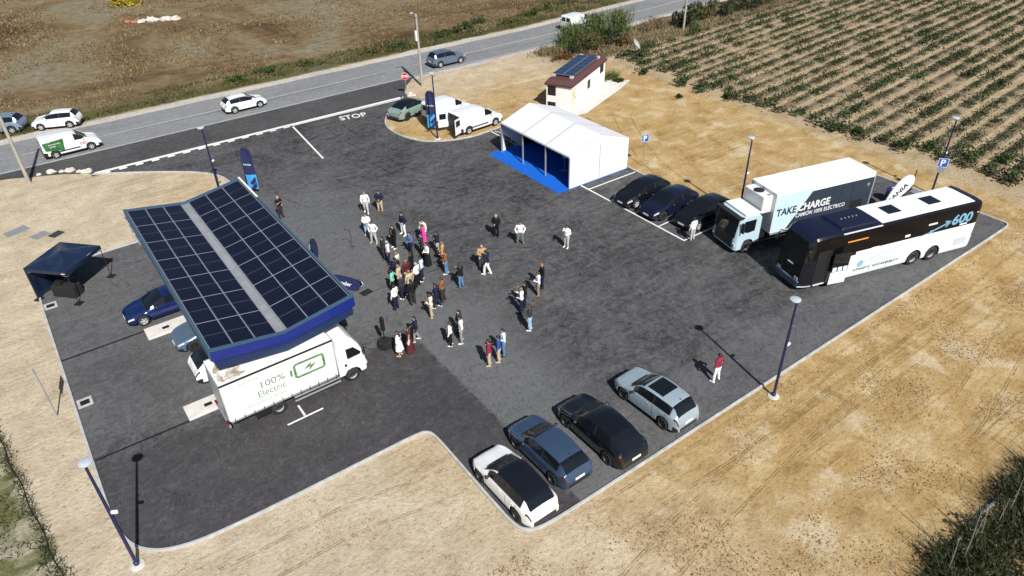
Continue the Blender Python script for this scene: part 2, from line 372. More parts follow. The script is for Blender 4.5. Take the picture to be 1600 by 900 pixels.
# ------------------------------------------------------------------ ground, road, car park
mb = MB(); nx, ny = 60, 60; x0, x1, y0, y1 = -260, 420, -60, 420
mb.add([(x0+(x1-x0)*i/nx, y0+(y1-y0)*j/ny, 0) for j in range(ny+1) for i in range(nx+1)], [(j*(nx+1)+i, j*(nx+1)+i+1, (j+1)*(nx+1)+i+1, (j+1)*(nx+1)+i) for j in range(ny) for i in range(nx)])
struct(mb.build('ground', 'ground_soil', fix=False))
def road_y(x): return .06*max(0, x-58)
def strip(name, ya, yb, z, mt, xa=-200, xb=300, dx=4, wob=0):
    mb = MB(); xs = np.arange(xa, xb+.01, dx); vs = []
    for x in xs:
        o = road_y(x); w = wob*(mnoise.noise(Vector((x*.35, ya, 0)))) if wob else 0; w2 = wob*(mnoise.noise(Vector((x*.35, yb, 5)))) if wob else 0
        vs += [(x, ya+o+w, z), (x, yb+o+w2, z)]
    mb.add(vs, [(2*i, 2*i+2, 2*i+3, 2*i+1) for i in range(len(xs)-1)]); return struct(mb.build(name, mt, fix=False))
strip('gravel_shoulder', 68.7, 78.3, .004, 'gravel_shoulder', dx=1, wob=.55)
strip('road', 69.45, 76.9, .009, 'asphalt_road', dx=1, wob=.12)
J = [(-9, 69.6), (-2.5, 68.2), (1.5, 66.2), (3.2, 64.9), (3.2, 64.2), (33.0, 64.2), (33.4, 65.6), (34.6, 67.4), (36.8, 69.6)]
struct(link('junction_apron', fill_mesh('junction_apron', J, .013, 'asphalt_junction')))
struct(strip('edge_line', 69.72, 69.86, .017, 'road_line_worn')); struct(strip('centre_line', 73.12, 73.26, .017, 'road_line_worn'))
KERB_A = [(3.3, 64.6)]+smooth_poly([(3.3, 64.6), (6.0, 62.9), (8.7, 60.9), (10.5, 59.3), (11.6, 57.7), (11.95, 56.2), (11.95, 53.5), (11.9, 51.6), (11.0, 50.5), (9.0, 50.4), (3.0, 50.4), (.2, 50.35), (-1.9, 49.9), (-2.8, 48.4), (-2.9, 46), (-2.85, 38), (-2.8, 28), (-2.75, 25.8), (-2.45, 24.2), (-1.6, 23.2), (-.3, 22.72), (1.5, 22.56), (4, 22.5), (8, 22.46), (10.1, 22.45), (10.6, 22.3), (10.75, 21.8), (10.75, 20), (10.73, 17), (10.75, 15.5), (11.0, 14.95), (11.7, 14.68), (14, 14.64), (30, 14.66), (48, 14.68), (51.6, 14.7), (52.7, 14.75), (52.75, 15.6), (52.8, 19), (52.8, 24), (52.8, 26.5)], 2, False)[1:]
KERB_B = [(52.8, 26.5), (38.85, 26.55), (38.8, 30), (38.8, 45), (38.8, 51.6)]
KERB_C = smooth_poly([(38.8, 51.6), (35.5, 51.5), (33.8, 51.3), (32.2, 51.2), (30.1, 51.8), (28.4, 53.0), (27.6, 54.7), (27.3, 56.6), (27.4, 58.4), (28.2, 60.1), (29.6, 61.8), (31.4, 63.2), (32.6, 64.5)], 2, False)
LOT = KERB_A+KERB_B[1:]+KERB_C[1:]
struct(link('car_park', fill_mesh('car_park', LOT, .020, 'asphalt_lot')))
def kerb(name, pts, w=.13, h=.11, inset=.0):
    mb = MB(); vs = []; n = len(pts)
    for i, p in enumerate(pts):
        a = Vector(pts[max(0, i-1)]); b = Vector(pts[min(n-1, i+1)]); d = (b-a).normalized(); nr = Vector((d.y, -d.x))
        for o, z in ((0, -.02), (0, h-.015), (.015, h), (w-.02, h), (w, h-.02), (w, -.02)):
            q = Vector(p)-nr*(w*.0)+nr*(w/2-o); vs.append((q.x, q.y, z))
    mb.add(vs, [(i*6+j, (i+1)*6+j, (i+1)*6+j+1, i*6+j+1) for i in range(n-1) for j in range(5)]); return struct(mb.build(name, 'kerb_concrete'))
kerb('kerb', KERB_A); kerb('kerb', KERB_B, h=.06); kerb('kerb', KERB_C)
# painted markings
def mark(name, poly, z=.0245, mt='white_road_paint'): return struct(link(name, fill_mesh(name, poly, z, mt)))
def mline(name, a, b, w=.12, z=.0245, mt='white_road_paint'):
    a, b = Vector(a), Vector(b); d = (b-a).normalized(); n = Vector((-d.y, d.x))*w/2
    return mark(name, [tuple(a-n), tuple(b-n), tuple(b+n), tuple(a+n)], z, mt)
mline('stop_line', (3.5, 64.75), (32.3, 64.55), .42)
mline('painted_line', (20.6, 64.3), (32.2, 64.15), .16)
for k in range(13): mline('give_way_dash', (4.0+1.31*k, 64.33), (4.62+1.31*k, 64.33), .34)
mline('lane_divider', (20.55, 64.05), (19.8, 55.4), .16)
XS = 33.6
mline('bay_front_line', (XS, 27.0), (XS, 37.8), .13)
for yb in (27.06, 29.5, 31.95, 34.4, 36.88): mline('bay_line', (XS+.07, yb), (38.6, yb), .11)
mline('bay_front_line', (34.4, 47.2), (34.4, 51.2), .12); mline('bay_line', (34.5, 49.6), (38.6, 49.6), .11)
for k in range(5): mline('hatch_stripe', (34.7+.55*k, 51.1), (35.15+.55*k, 49.75), .10)
mline('truck_bay_line', (5.37, 26.86), (7.24, 26.9), .10); mline('truck_bay_line', (6.31, 26.97), (6.31, 27.86), .10)
lm = lettering(None, 'STOP', (24.8, 62.6, .0265), (1, -.2, 0), (.2, 1, 0), 1.5, 'white_road_paint', bold=.02, width=2.6, name='stop_lettering'); struct(lm)
# drainage channels cut into the paving
mline('drain_channel', (-2.78, 39.2), (1.6, 39.22), .14, .0235, 'black_plastic'); mline('drain_channel', (-2.7, 30.15), (1.6, 30.1), .12, .0235, 'black_plastic')

# worn tyre marks on the paving and pressed wheel ruts in the sand (thin see-through films of rubber, dust and pressed soil)
def film(name, col, lo, hi, scale, most):
    m, t, b = new_mat(name); b.inputs['Base Color'].default_value = (*col, 1); b.inputs['Roughness'].default_value = .9; b.inputs['Specular IOR Level'].default_value = .1
    g = node(t, 'ShaderNodeNewGeometry'); n = noise_node(t, scale, 5, .7, .5, g.outputs['Position']); a = mth(t, 'MULTIPLY', sstep(t, n, lo, hi), most); t.links.new(a, b.inputs['Alpha'])
film('roof_dirt', (.40, .31, .19), .42, .68, 1.6, .55); film('rubber_mark', (.012, .012, .012), .38, .62, 1.3, .26); film('dust_mark', (.26, .245, .225), .42, .66, 1.1, .22); film('pressed_soil', (.23, .15, .07), .40, .6, 2.2, .55); film('spilled_sand', (.42, .30, .15), .46, .6, 1.6, .75)
def band(name, pts, w, z, mt):
    vs = []; n = len(pts)
    for i, q in enumerate(pts):
        a = Vector(pts[max(0, i-1)]); b = Vector(pts[min(n-1, i+1)]); d = (b-a).normalized(); nr = Vector((-d.y, d.x))*w/2; q = Vector(q); vs += [(*(q-nr), z), (*(q+nr), z)]
    return struct(MB().add(vs, [(2*i, 2*i+2, 2*i+3, 2*i+1) for i in range(n-1)]).build(name, mt, fix=False))
rk = random.Random(21)
for k in range(30):
    cx, cy = rk.uniform(12, 46), rk.uniform(20, 60); r_ = rk.uniform(7, 22); a0 = rk.uniform(0, 6.28); da = rk.uniform(.4, 1.0)
    z = .0222+.00004*k
    for off in (0, 1.55):
        pts = [(cx+(r_+off)*math.cos(a0+da*i/18), cy+(r_+off)*math.sin(a0+da*i/18)) for i in range(19)]
        ok = [q for q in pts if (14 < q[0] < 33 and 19 < q[1] < 63) or (34 < q[0] < 51 and 16 < q[1] < 25)]
        if len(ok) > 5: band('tyre_mark', ok, .17, z, 'rubber_mark' if k % 3 else 'dust_mark')
for k, (x0_, y0_, x1_, y1_, bow) in enumerate(((9, 8.6, 34, 11.6, .6), (14, 12.4, 52, 12.9, -.4), (24, 10.8, 58, 8.4, .9), (0, 19.2, 10, 18.2, .3), (30, 6.4, 56, 12.0, -.6), (40, 30, 47, 46, 1.2), (41, 60, 54, 58, .6)  )):
    for off in (0, 1.6):
        pts = []
        for i in range(31):
            u = i/30; dx, dy = x1_-x0_, y1_-y0_; l = math.hypot(dx, dy); s_ = bow*math.sin(PI*u)+.08*math.sin(9*u+k)+off; pts.append((x0_+dx*u-dy/l*s_, y0_+dy*u+dx/l*s_))
        band('wheel_rut', pts, .05, .003+.0001*k, 'pressed_soil'); band('wheel_rut', [(q[0], q[1]+.11) for q in pts], .05, .003+.0001*k, 'pressed_soil')
def spill(pts, w):
    vs = []; n = len(pts)
    for i, q in enumerate(pts):
        wv = w*(.25+.9*max(0, mnoise.noise(Vector((q[0]*.6, q[1]*.6, 4)))+.35)); a = Vector(pts[max(0, i-1)]); b = Vector(pts[min(n-1, i+1)]); d = (b-a).normalized(); nr = Vector((-d.y, d.x)); q = Vector(q); vs += [(*(q+nr*.05), .0226), (*(q+nr*(.05+wv)), .0226)]
    struct(MB().add(vs, [(2*i, 2*i+2, 2*i+3, 2*i+1) for i in range(n-1)]).build('spilled_sand', 'spilled_sand', fix=False))
# ------------------------------------------------------------------ vehicles
PAINTS = {'white': ((.76, .77, .78), 0, .3), 'pearl': ((.62, .64, .67), .1, .3), 'black': ((.006, .007, .010), .1, .22), 'black_blue': ((.008, .012, .030), .2, .2),
          'deep_blue': ((.008, .022, .11), .35, .22), 'slate_blue': ((.055, .095, .17), .45, .25), 'ice_grey': ((.36, .44, .50), .3, .3), 'sage': ((.26, .35, .31), .25, .3),
          'steel_blue': ((.13, .19, .27), .45, .28), 'silver_blue': ((.24, .33, .44), .45, .28), 'cyan_white': ((.50, .66, .72), .1, .35), 'light_blue': ((.38, .55, .72), .2, .3)}
for k, (c_, me_, ro_) in PAINTS.items(): paint('paint_'+k, c_, me_, ro_)
_wheel = {}
def wheel_meshes(r, w, rim):
    key = (r, w, rim)
    if key not in _wheel:
        mb = MB(); n = 22; prof = [(r*.62, -w/2), (r*.90, -w/2), (r*.985, -w*.36), (r, -w*.2), (r, w*.2), (r*.985, w*.36), (r*.90, w/2), (r*.62, w/2), (r*.62, -w/2)]
        vs = [(q*math.cos(2*PI*j/n), z, q*math.sin(2*PI*j/n)) for q, z in prof for j in range(n)]
        mb.add(vs, [(i*n+j, i*n+(j+1) % n, (i+1)*n+(j+1) % n, (i+1)*n+j) for i in range(len(prof)-1) for j in range(n)]); ty = mb.mesh('tyre', 'rubber', 50)
        mb = MB(); k = 5; ro = r*.66; ri = r*.16
        prof = [(ro, -w*.45), (ro, w*.46), (ro*.9, w*.46), (ro*.86, w*.30), (ro*.86, -w*.45)]
        vs = [(q*math.cos(2*PI*j/n), z, q*math.sin(2*PI*j/n)) for q, z in prof for j in range(n)]
        mb.add(vs, [(i*n+j, i*n+(j+1) % n, (i+1)*n+(j+1) % n, (i+1)*n+j) for i in range(len(prof)-1) for j in range(n)])
        mb.add([(ro*.88*math.cos(2*PI*j/n), w*.05, ro*.88*math.sin(2*PI*j/n)) for j in range(n)], [tuple(range(n))], 1)
        for s in range(k):
            a = 2*PI*s/k; da = .24
            q = [(ri, a-.5), (ro*.9, a-da), (ro*.9, a+da), (ri, a+.5)]
            mb.add([(p*math.cos(t), w*.36, p*math.sin(t)) for p, t in q]+[(p*math.cos(t), w*.15, p*math.sin(t)) for p, t in q], [(0, 1, 2, 3), (0, 4, 5, 1), (2, 6, 7, 3), (7, 6, 5, 4)])
        mb.add([(ri*1.3*math.cos(2*PI*j/10), w*.39, ri*1.3*math.sin(2*PI*j/10)) for j in range(10)], [tuple(range(10))])
        _wheel[key] = (ty, mb.mesh('rim', [rim, 'black_plastic']))
    return _wheel[key]
def add_wheel(parent, x, y, r, w, rim):
    o = bpy.data.objects.new('wheel', None); C.objects.link(o); o.parent = parent; o.location = (x, y, r); o.rotation_euler = (0, 0, 0 if y > 0 else PI); o.empty_display_size = .2
    ty, ri = wheel_meshes(r, w, rim); link('tyre', ty, o); link('rim', ri, o)
def interp(pts, x):
    if x <= pts[0][0]: return pts[0][1]
    for (a, b), (c, d) in zip(pts, pts[1:]):
        if x <= c: return b+(d-b)*(x-a)/(c-a)
    return pts[-1][1]
KINDS = dict(
 # distances measured back from the nose; top = side silhouette
 hatch=dict(L=4.35, W=1.82, wb=2.65, fo=.83, belt=.93, top=[(0, .55), (.05, .70), (.25, .80), (1.05, .96), (1.75, 1.42), (2.1, 1.53), (2.7, 1.56), (3.5, 1.50), (3.9, 1.40), (4.2, 1.05), (4.28, .95), (4.35, .72)], ws=(1.05, 1.95), rw=(3.72, 4.17), sw=(1.45, 3.75), r=.35),
 suv=dict(L=4.45, W=1.86, wb=2.70, fo=.86, belt=1.02, top=[(0, .6), (.05, .80), (.3, .92), (1.15, 1.06), (1.75, 1.50), (2.1, 1.62), (2.8, 1.66), (3.7, 1.62), (4.0, 1.55), (4.3, 1.12), (4.38, 1.0), (4.45, .78)], ws=(1.15, 1.98), rw=(3.86, 4.28), sw=(1.5, 3.9), r=.36),
 crossover=dict(L=4.72, W=1.9, wb=2.92, fo=.86, belt=.97, top=[(0, .55), (.06, .72), (.3, .84), (1.15, 1.0), (1.9, 1.46), (2.3, 1.57), (2.9, 1.60), (3.7, 1.53), (4.1, 1.38), (4.5, 1.06), (4.62, .98), (4.72, .75)], ws=(1.15, 2.1), rw=(3.75, 4.5), sw=(1.55, 3.85), r=.37),
 sedan=dict(L=4.7, W=1.86, wb=2.87, fo=.86, belt=.90, top=[(0, .5), (.06, .64), (.3, .72), (1.2, .90), (2.0, 1.34), (2.4, 1.43), (2.9, 1.44), (3.5, 1.34), (4.2, 1.05), (4.6, 1.0), (4.7, .78)], ws=(1.2, 2.2), rw=(3.25, 4.1), sw=(1.6, 3.75), r=.34),
 fastback=dict(L=4.7, W=1.88, wb=2.85, fo=.88, belt=.98, top=[(0, .58), (.06, .76), (.3, .88), (1.15, 1.03), (1.85, 1.46), (2.25, 1.58), (2.8, 1.60), (3.4, 1.52), (4.2, 1.16), (4.6, 1.06), (4.7, .82)], ws=(1.15, 2.05), rw=(3.3, 4.2), sw=(1.5, 3.7), r=.36),
 van=dict(L=4.6, W=1.85, wb=2.85, fo=.90, belt=1.10, top=[(0, .55), (.05, .78), (.25, .93), (.95, 1.12), (1.55, 1.62), (1.85, 1.78), (2.4, 1.84), (4.45, 1.84), (4.55, 1.80), (4.6, 1.70)], ws=(.95, 1.72), rw=None, sw=(1.22, 2.0), r=.33, van=True))
def car(name, label, kind, loc, heading, col, cat='car', group=None, roof=None, rim='rim_silver', glassroof=None, plate='rear', scale=1, rear_doors=False, bonnet=None):
    K = KINDS[kind]; L, Wd, wb, fo, r = K['L'], K['W'], K['wb'], K['fo'], K['r']; van = K.get('van')
    T = thing(name, label, cat, (loc[0], loc[1], .02), R(heading), group); T.scale = (scale,)*3
    pm = 'paint_'+col; rm = roof or pm
    wx = (fo, fo+wb); ra = r+.055; hw = Wd/2
    ws, rw, sw = K['ws'], K['rw'], K['sw']
    tops = K['top']; top = lambda x: sum(interp(tops, min(L, max(0, x+d))) for d in (-.07, -.035, 0, .035, .07))/5
    belt = lambda x: min(K['belt']+.07*(x/L), top(x)-.05)
    mid = (sw[0]+sw[1])/2+.12
    keys = [0, .03, .08, .16, .28, .42, L-.42, L-.28, L-.16, L-.08, L-.03, L, ws[0], ws[1], sw[0], sw[1]]
    if not van: keys += [rw[0], rw[1], mid-.05, mid+.05]
    for w_ in wx: keys += [w_+ra*math.sin(R(a)) for a in (-90, -75, -55, -35, -15, 0, 15, 35, 55, 75, 90)]+[w_-ra-.004, w_+ra+.004]
    xs = sorted(keys); x = 0
    while x < L:
        if min(abs(x-k) for k in keys) > .07: xs.append(x)
        x += .15
    xs = sorted(set(round(a, 4) for a in xs))
    def wid(x):
        f = max(0, (.85-x)/.85); b = max(0, (x-(L-.75))/.75)
        return hw*(1-(.28 if not van else .16)*f**2.6-(.19 if not van else .03)*b**2.6)
    def zb(x):
        z = .21
        for w_ in wx:
            d = abs(x-w_)
            if d < ra: z = max(z, r+math.sqrt(max(0, ra*ra-d*d)))
        e = min(x, L-x); return z if z > .3 else z+.10*max(0, 1-e/.25)
    rings = []
    for x in xs:
        t, b, w, z0 = top(x), belt(x), wid(x), zb(x); hg = t-b; k = min(1, max(0, hg/.42))
        wr = w*((.90*(1-k)+.745*k) if not van else (.90*(1-k)+.90*k)); z4 = b-.09
        if not van and x > 2.3: wr *= 1-.10*min(1, (x-2.3)/2.0)**1.6
        z4 = max(z4, z0+.06)
        pts = [(0, z0), (w*.90, z0), (w*.975, z0+(z4-z0)*.14), (w, z0+(z4-z0)*.5), (w*.988, z4), (w*.945, b)]
        c7 = (wr, b+hg*(.86 if not van else .93)); p5 = pts[5]
        pts += [(p5[0]+(c7[0]-p5[0])*.10, p5[1]+(c7[1]-p5[1])*.10), c7, (wr*.88, t-.045), (wr*.5, t-.012), (0, t)]
        rings.append([(L/2-x, y, z) for y, z in pts])
    parts = {}
    def put(pn, quad, mt):
        parts.setdefault(pn, (MB(), mt))[0].add(quad, [tuple(range(len(quad)))])
    n = len(rings[0])
    for i in range(len(xs)-1):
        xm = (xs[i]+xs[i+1])/2; hg = top(xm)-belt(xm)
        for j in range(n-1):
            q = [rings[i][j], rings[i+1][j], rings[i+1][j+1], rings[i][j+1]]
            pn, mt = 'body', pm
            if j == 0: pn, mt = 'underbody', 'black_plastic'
            elif j == 1: pn, mt = 'sill', 'black_trim'
            elif j == 2 and (xm < .3 or xm > L-.28): pn, mt = 'bumper#f' if xm < 1 else 'bumper#b', ('black_trim' if van or kind in ('suv', 'crossover') else pm)
            elif j == 4 and xm > L-.25 and not van: pn, mt = 'tail_light', 'lamp_red'
            elif j == 4 and .06 < xm < .42: pn, mt = 'headlight', 'lamp_clear'
            elif j in (2, 3, 4, 5) and sw[0]-.1 < xm < mid and min(abs(xm-w_) for w_ in wx) > ra: pn, mt = 'front_door', pm
            elif j in (2, 3, 4, 5) and mid < xm < sw[1]-.2 and min(abs(xm-w_) for w_ in wx) > ra and not van: pn, mt = 'rear_door', pm
            elif j == 6 and sw[0] < xm < sw[1] and hg > .2:
                pn, mt = ('front_window' if xm < mid else 'rear_side_window'), 'car_glass'
                if abs(xm-mid) < .05 and not van: pn, mt = 'pillar', 'black_trim'
            elif j in (8, 9) and ws[0] < xm < ws[1]: pn, mt = 'windscreen', 'car_glass'
            elif j == 7 and ws[0] < xm < ws[1] and van is None: pn, mt = 'body', ('paint_'+col)
            elif rw and j in (7, 8, 9) and rw[0] < xm < rw[1]: pn, mt = ('rear_window', 'car_glass')
            elif j in (7, 8, 9) and ws[1] <= xm and (van or xm < rw[0]): pn, mt = 'roof', rm
            elif j in (6, 7, 8, 9) and xm < ws[0]: pn, mt = 'bonnet', ('paint_'+bonnet if bonnet else pm)
            if pn == 'body': pn = 'front_body' if xm < mid else 'rear_body'
            for sgn in (1, -1):
                qq = [(a, sgn*b_, c_) for a, b_, c_ in q]
                if sgn < 0: qq = qq[::-1]
                nm = pn
                if pn in ('tail_light', 'headlight', 'front_door', 'rear_door', 'front_window', 'rear_side_window', 'sill', 'pillar'): nm = pn+('#l' if sgn > 0 else '#r')
                put(nm, qq, mt)
    for ri_, flip in ((0, False), (-1, True)):
        rr = rings[ri_]; poly = [p for p in rr]+[(a, -b_, c_) for a, b_, c_ in rr[-2:0:-1]]
        put('rear_body' if flip else 'front_body', poly[::-1] if flip else poly, pm)
    for pn, (mb_, mt) in parts.items():
        bm_ = mb_.mesh(pn.split('#')[0], mt, None, fix=False)
        bm = bmesh.new(); bm.from_mesh(bm_); bmesh.ops.remove_doubles(bm, verts=bm.verts, dist=.0005); bmesh.ops.recalc_face_normals(bm, faces=bm.faces) if pn.endswith('_body') else None; bm.to_mesh(bm_); bm.free()
        bm_.polygons.foreach_set('use_smooth', [True]*len(bm_.polygons)); bm_.set_sharp_from_angle(angle=R(38))
        link(pn.split('#')[0], bm_, T)
    for w_ in wx:
        for sgn in (1, -1): add_wheel(T, L/2-w_, sgn*(hw-.125), r, .225, rim)
    for sgn in (1, -1):   # mirrors
        m_ = MB(); px = L/2-sw[0]-.12; pz = belt(sw[0])+.07
        m_.ball((px, sgn*(hw+.06), pz), (.09, .10, .075)); m_.tube([(px, sgn*(hw-.12), pz-.05), (px, sgn*(hw+.03), pz-.02)], .025, 6)
        m_.build('mirror', 'black_trim' if col != 'white' or roof else pm, T, 60)
    def at_(xq, j):
        i = min(range(len(xs)), key=lambda q: abs(xs[q]-xq)); return rings[i][j]
    seams = [sw[0]-.08, mid]+([sw[1]-.22] if not van else [3.1])
    for xq in seams:
        for sgn in (1, -1):
            pts = [at_(xq, j) for j in (2, 3, 4, 5)]; m_ = MB(); vs = []
            for (a, b_, c_) in pts: vs += [(a-.007, sgn*(b_+.004), c_), (a+.007, sgn*(b_+.004), c_)]
            m_.add(vs, [(2*q, 2*q+2, 2*q+3, 2*q+1) for q in range(3)]); m_.build('door_seam', 'black_plastic', T)
    for xq in ([mid-.28, sw[1]-.45] if not van else [mid+.1]):
        for sgn in (1, -1):
            a, b_, c_ = at_(xq, 4); MB().box((a-.10, sgn*b_-.018, c_-.015), (a+.10, sgn*b_+.018, c_+.012)).build('door_handle', 'black_trim' if col in ('black', 'black_blue') else pm, T)
    if not van:
        zf = top(rw[0]-.15); MB().add([(L/2-rw[0]+.05, .02, zf-.01), (L/2-rw[0]+.05, -.02, zf-.01), (L/2-rw[0]+.22, 0, zf-.005), (L/2-rw[0]+.06, 0, zf+.075)], [(0, 1, 3), (1, 2, 3), (2, 0, 3), (0, 2, 1)]).build('antenna', 'black_trim', T)
        vs = []
        for yk in (-.62, -.3, 0, .3, .62): zz = top(ws[0])+.012-.05*yk*yk; vs += [(L/2-ws[0]-.01, hw*yk, zz), (L/2-ws[0]+.05, hw*yk, zz-.008)]
        MB().add(vs, [(2*q, 2*q+2, 2*q+3, 2*q+1) for q in range(4)]).build('wiper_cowl', 'black_plastic', T)
    if plate == 'rear':
        MB().box((-L/2-.025, -.26, .62 if not van else .55), (-L/2+.01, .26, .74 if not van else .67)).build('number_plate', 'plate_white', T)
    if plate == 'front':
        MB().box((L/2-.02, -.26, .40), (L/2+.02, .26, .51)).build('number_plate', 'plate_white', T)
    if not van:   # tailgate lip, lower black rear diffuser, wipers
        m_ = MB().box((-L/2-.012, -hw*.66, .33), (-L/2+.06, hw*.66, .50)); m_.build('rear_diffuser', 'black_trim', T)
        MB().box((L/2-.05, -hw*.6, .32), (L/2+.012, hw*.6, .50)).build('grille', 'black_trim', T)
    else:
        MB().box((L/2-.06, -hw*.72, .30), (L/2+.015, hw*.72, .56)).build('grille', 'black_trim', T)
        for sgn in (1, -1):
            MB().box((-L/2-.012, sgn*(hw-.10)-.05, .95), (-L/2+.02, sgn*(hw-.10)+.05, 1.35)).build('tail_light', 'lamp_red', T)
        if not rear_doors:
            for sgn in (1, -1): MB().box((-L/2-.008, sgn*.38-.27, 1.15), (-L/2+.01, sgn*.38+.27, 1.6)).build('rear_window', 'car_glass', T)
            MB().box((-L/2-.05, -hw*.9, .30), (-L/2+.05, hw*.9, .52)).build('rear_bumper', 'black_trim', T)
        MB().box((-1.3, hw-.02, .50), (.55, hw+.012, .60)).build('side_strip', 'black_trim', T); MB().box((-1.3, -hw-.012, .50), (.55, -hw+.02, .60)).build('side_strip', 'black_trim', T)
    if glassroof:
        a, b = glassroof; m_ = MB(); xs_ = np.linspace(a, b, 6); vs = []
        for x in xs_:
            ww = wid(x)*.755*.78
            for yk in (-1, -.5, 0, .5, 1): vs.append((L/2-x, ww*yk, top(x)+.006-.014*yk*yk))
        m_.add(vs, [(i*5+j, i*5+j+1, (i+1)*5+j+1, (i+1)*5+j) for i in range(5) for j in range(4)]); m_.build('glass_roof', 'car_glass', T, 40)
    T['L'] = L; del T['L']
    return T
G1 = 'cars parked nose in along the long kerb'
c1 = car('parked_car', 'white hatchback with black roof parked at the inner corner of the long kerb', 'hatch', (11.80, 16.95), 91, 'white', group=G1, roof='car_glass', rim='rim_dark', glassroof=None)
car('parked_car', 'slate blue hatchback parked between the white and the black car', 'hatch', (14.2, 17.55), 91, 'slate_blue', group=G1, rim='rim_dark')
car('parked_car', 'black crossover with white number plate parked along the long kerb', 'crossover', (16.95, 17.05), 90, 'black', group=G1, rim='rim_dark')
car('parked_car', 'pale grey crossover with black sunroof parked last along the long kerb', 'suv', (20.45, 16.98), 91.5, 'ice_grey', group=G1, rim='rim_dark', glassroof=(2.15, 3.15), scale=.97)
G2 = 'black cars in the marked bays'
car('parked_car', 'black car in the marked bay nearest the white tent', 'crossover', (35.75, 33.25), 180, 'black', group=G2, plate='front', scale=.97)
car('parked_car', 'black car parked in the middle bay between two black cars', 'crossover', (35.95, 30.75), 180, 'black_blue', group=G2, plate='front', rim='rim_dark')
car('parked_car', 'black car in the marked bay beside the box truck', 'crossover', (36.85, 28.25), 180, 'black', group=G2, plate='front')
car('parked_car', 'dark blue sedan standing at the far charging bay under the solar canopy', 'sedan', (3.25, 40.62), 180, 'deep_blue', plate='front')
car('parked_car', 'blue grey car nosing out from under the solar canopy', 'crossover', (4.95, 36.35), 180, 'steel_blue', plate='front', rim='rim_dark')
car('parked_car', 'white car under the solar canopy beside the delivery truck', 'crossover', (5.05, 33.05), 0, 'white', plate='none', rim='rim_dark')
car('parked_car', 'pale blue car half hidden behind the white tent', 'hatch', (36.3, 48.35), 180, 'light_blue')
car('parked_car', 'sage green crossover with black roof parked on the sandy island', 'fastback', (30.85, 59.75), 18, 'sage', roof='car_glass', rim='rim_dark', plate='none')
car('parked_car', 'silver blue SUV at the left edge on the road shoulder', 'suv', (-1.75, 80.7), 154, 'silver_blue', plate='none')
car('parked_car', 'small white SUV parked on the far road shoulder', 'suv', (2.85, 78.65), 157, 'white', scale=.94)
car('moving_car', 'white hatchback driving along the road', 'hatch', (18.65, 71.85), 2, 'white', scale=.97)
car('moving_car', 'blue grey SUV driving along the road past the utility pole', 'suv', (42.0, 71.15), 0, 'steel_blue', rim='rim_silver')
v1 = car('parked_van', 'white van with both rear doors open on the sandy island', 'van', (33.95, 52.95), 4, 'white', 'van', rear_doors=True, scale=1.08, plate='none')
def van_open(T):
    L, hw = 4.6, .925
    MB().box((-L/2-.004, -.80, .45), (-L/2+.03, .80, 1.70)).build('load_opening', 'black_plastic', T)
    for sgn, a in ((1, 80), (-1, 80)):
        d = MB().box((0, -.02, .42), (.84, .02, 1.74)); g_ = MB().box((.14, -.026, 1.10), (.72, .026, 1.58))
        o = d.build('rear_door', 'paint_white', T); o.location = (-L/2, sgn*hw, 0); o.rotation_euler = (0, 0, R(180+sgn*a*-.25)); bev(o, .03)
        p = g_.build('door_window', 'car_glass', o)
    MB().box((-L/2-.06, -hw*.9, .30), (-L/2+.04, hw*.9, .50)).build('rear_bumper', 'black_trim', T)
van_open(v1)
car('parked_van', 'white van parked between the green car and the open van', 'van', (33.3, 56.9), 6, 'white', 'van', scale=1.04, plate='none')
v3 = car('delivery_van', 'white delivery van with green advert panel driving along the road', 'van', (2.9, 71.15), 2.5, 'white', 'van', plate='none')
mat('advert_green', (.03, .13, .035), .5, var=.55, vscale=3); mat('print_white', (.78, .78, .78), .6, var=.04); mat('print_red', (.50, .03, .05), .6, var=.05)
yv = -.925-.006
MB().slab([(-2.2, -.895, 1.50), (-.52, -.885, 1.60), (-.66, -.934, .58), (-2.1, -.934, .82)], (0, -1, 0), .006).build('advert_panel', 'advert_green', v3)
lettering(v3, 'encomendas', (-1.78, yv-.004, 1.22), (1, 0, .03), (0, 0, 1), .2, 'print_white', width=.95); lettering(v3, 'verdes', (-1.72, yv-.006, 1.02), (1, 0, .03), (0, 0, 1), .2, 'print_white', width=.5)
lettering(v3, 'ctt', (.62, yv-.006, .72), (1, 0, 0), (0, 0, 1), .42, 'print_red', bold=.008, width=.5)
car('moving_van', 'white van driving on the road behind the reeds', 'van', (63.6, 73.3), 8, 'white', 'van', plate='none', scale=1.02)

# ---- curtain-side electric delivery truck (nose towards +x)
mat('print_green', (.10, .22, .085), .6, var=.5, vscale=5); mat('print_grey', (.20, .26, .21), .6, var=.2, vscale=8); mat('rust_stain', (.52, .42, .30), .7, var=.3, vscale=4)
T = thing('delivery_truck', 'white curtain-side truck with green battery print parked below the canopy', 'truck', (3.05, 27.62, .02), R(.4))
b_ = MB().box((0, 0, .98), (5.55, 2.28, 3.22)); bev(b_.build('cargo_box', 'white_box', T), .04)
MB().box((-.02, -.035, 3.16), (5.57, .02, 3.24)).build('roof_rail', 'black_trim', T); MB().box((0, 2.26, 3.16), (5.55, 2.31, 3.24)).build('roof_rail', 'aluminium', T)
MB().box((.05, -.012, .90), (5.5, .03, .99)).build('side_rave', 'aluminium', T)
for k in range(12):
    MB().box((.22+.47*k, -.03, .80), (.255+.47*k, -.005, 1.12)).build('curtain_strap', 'black_trim', T)
MB().box((.1, .5, .62), (7.0, 1.75, .90)).build('chassis', 'black_plastic', T)
MB().box((1.2, .05, .45), (1.9, .4, .85)).build('tool_box', 'black_plastic', T)
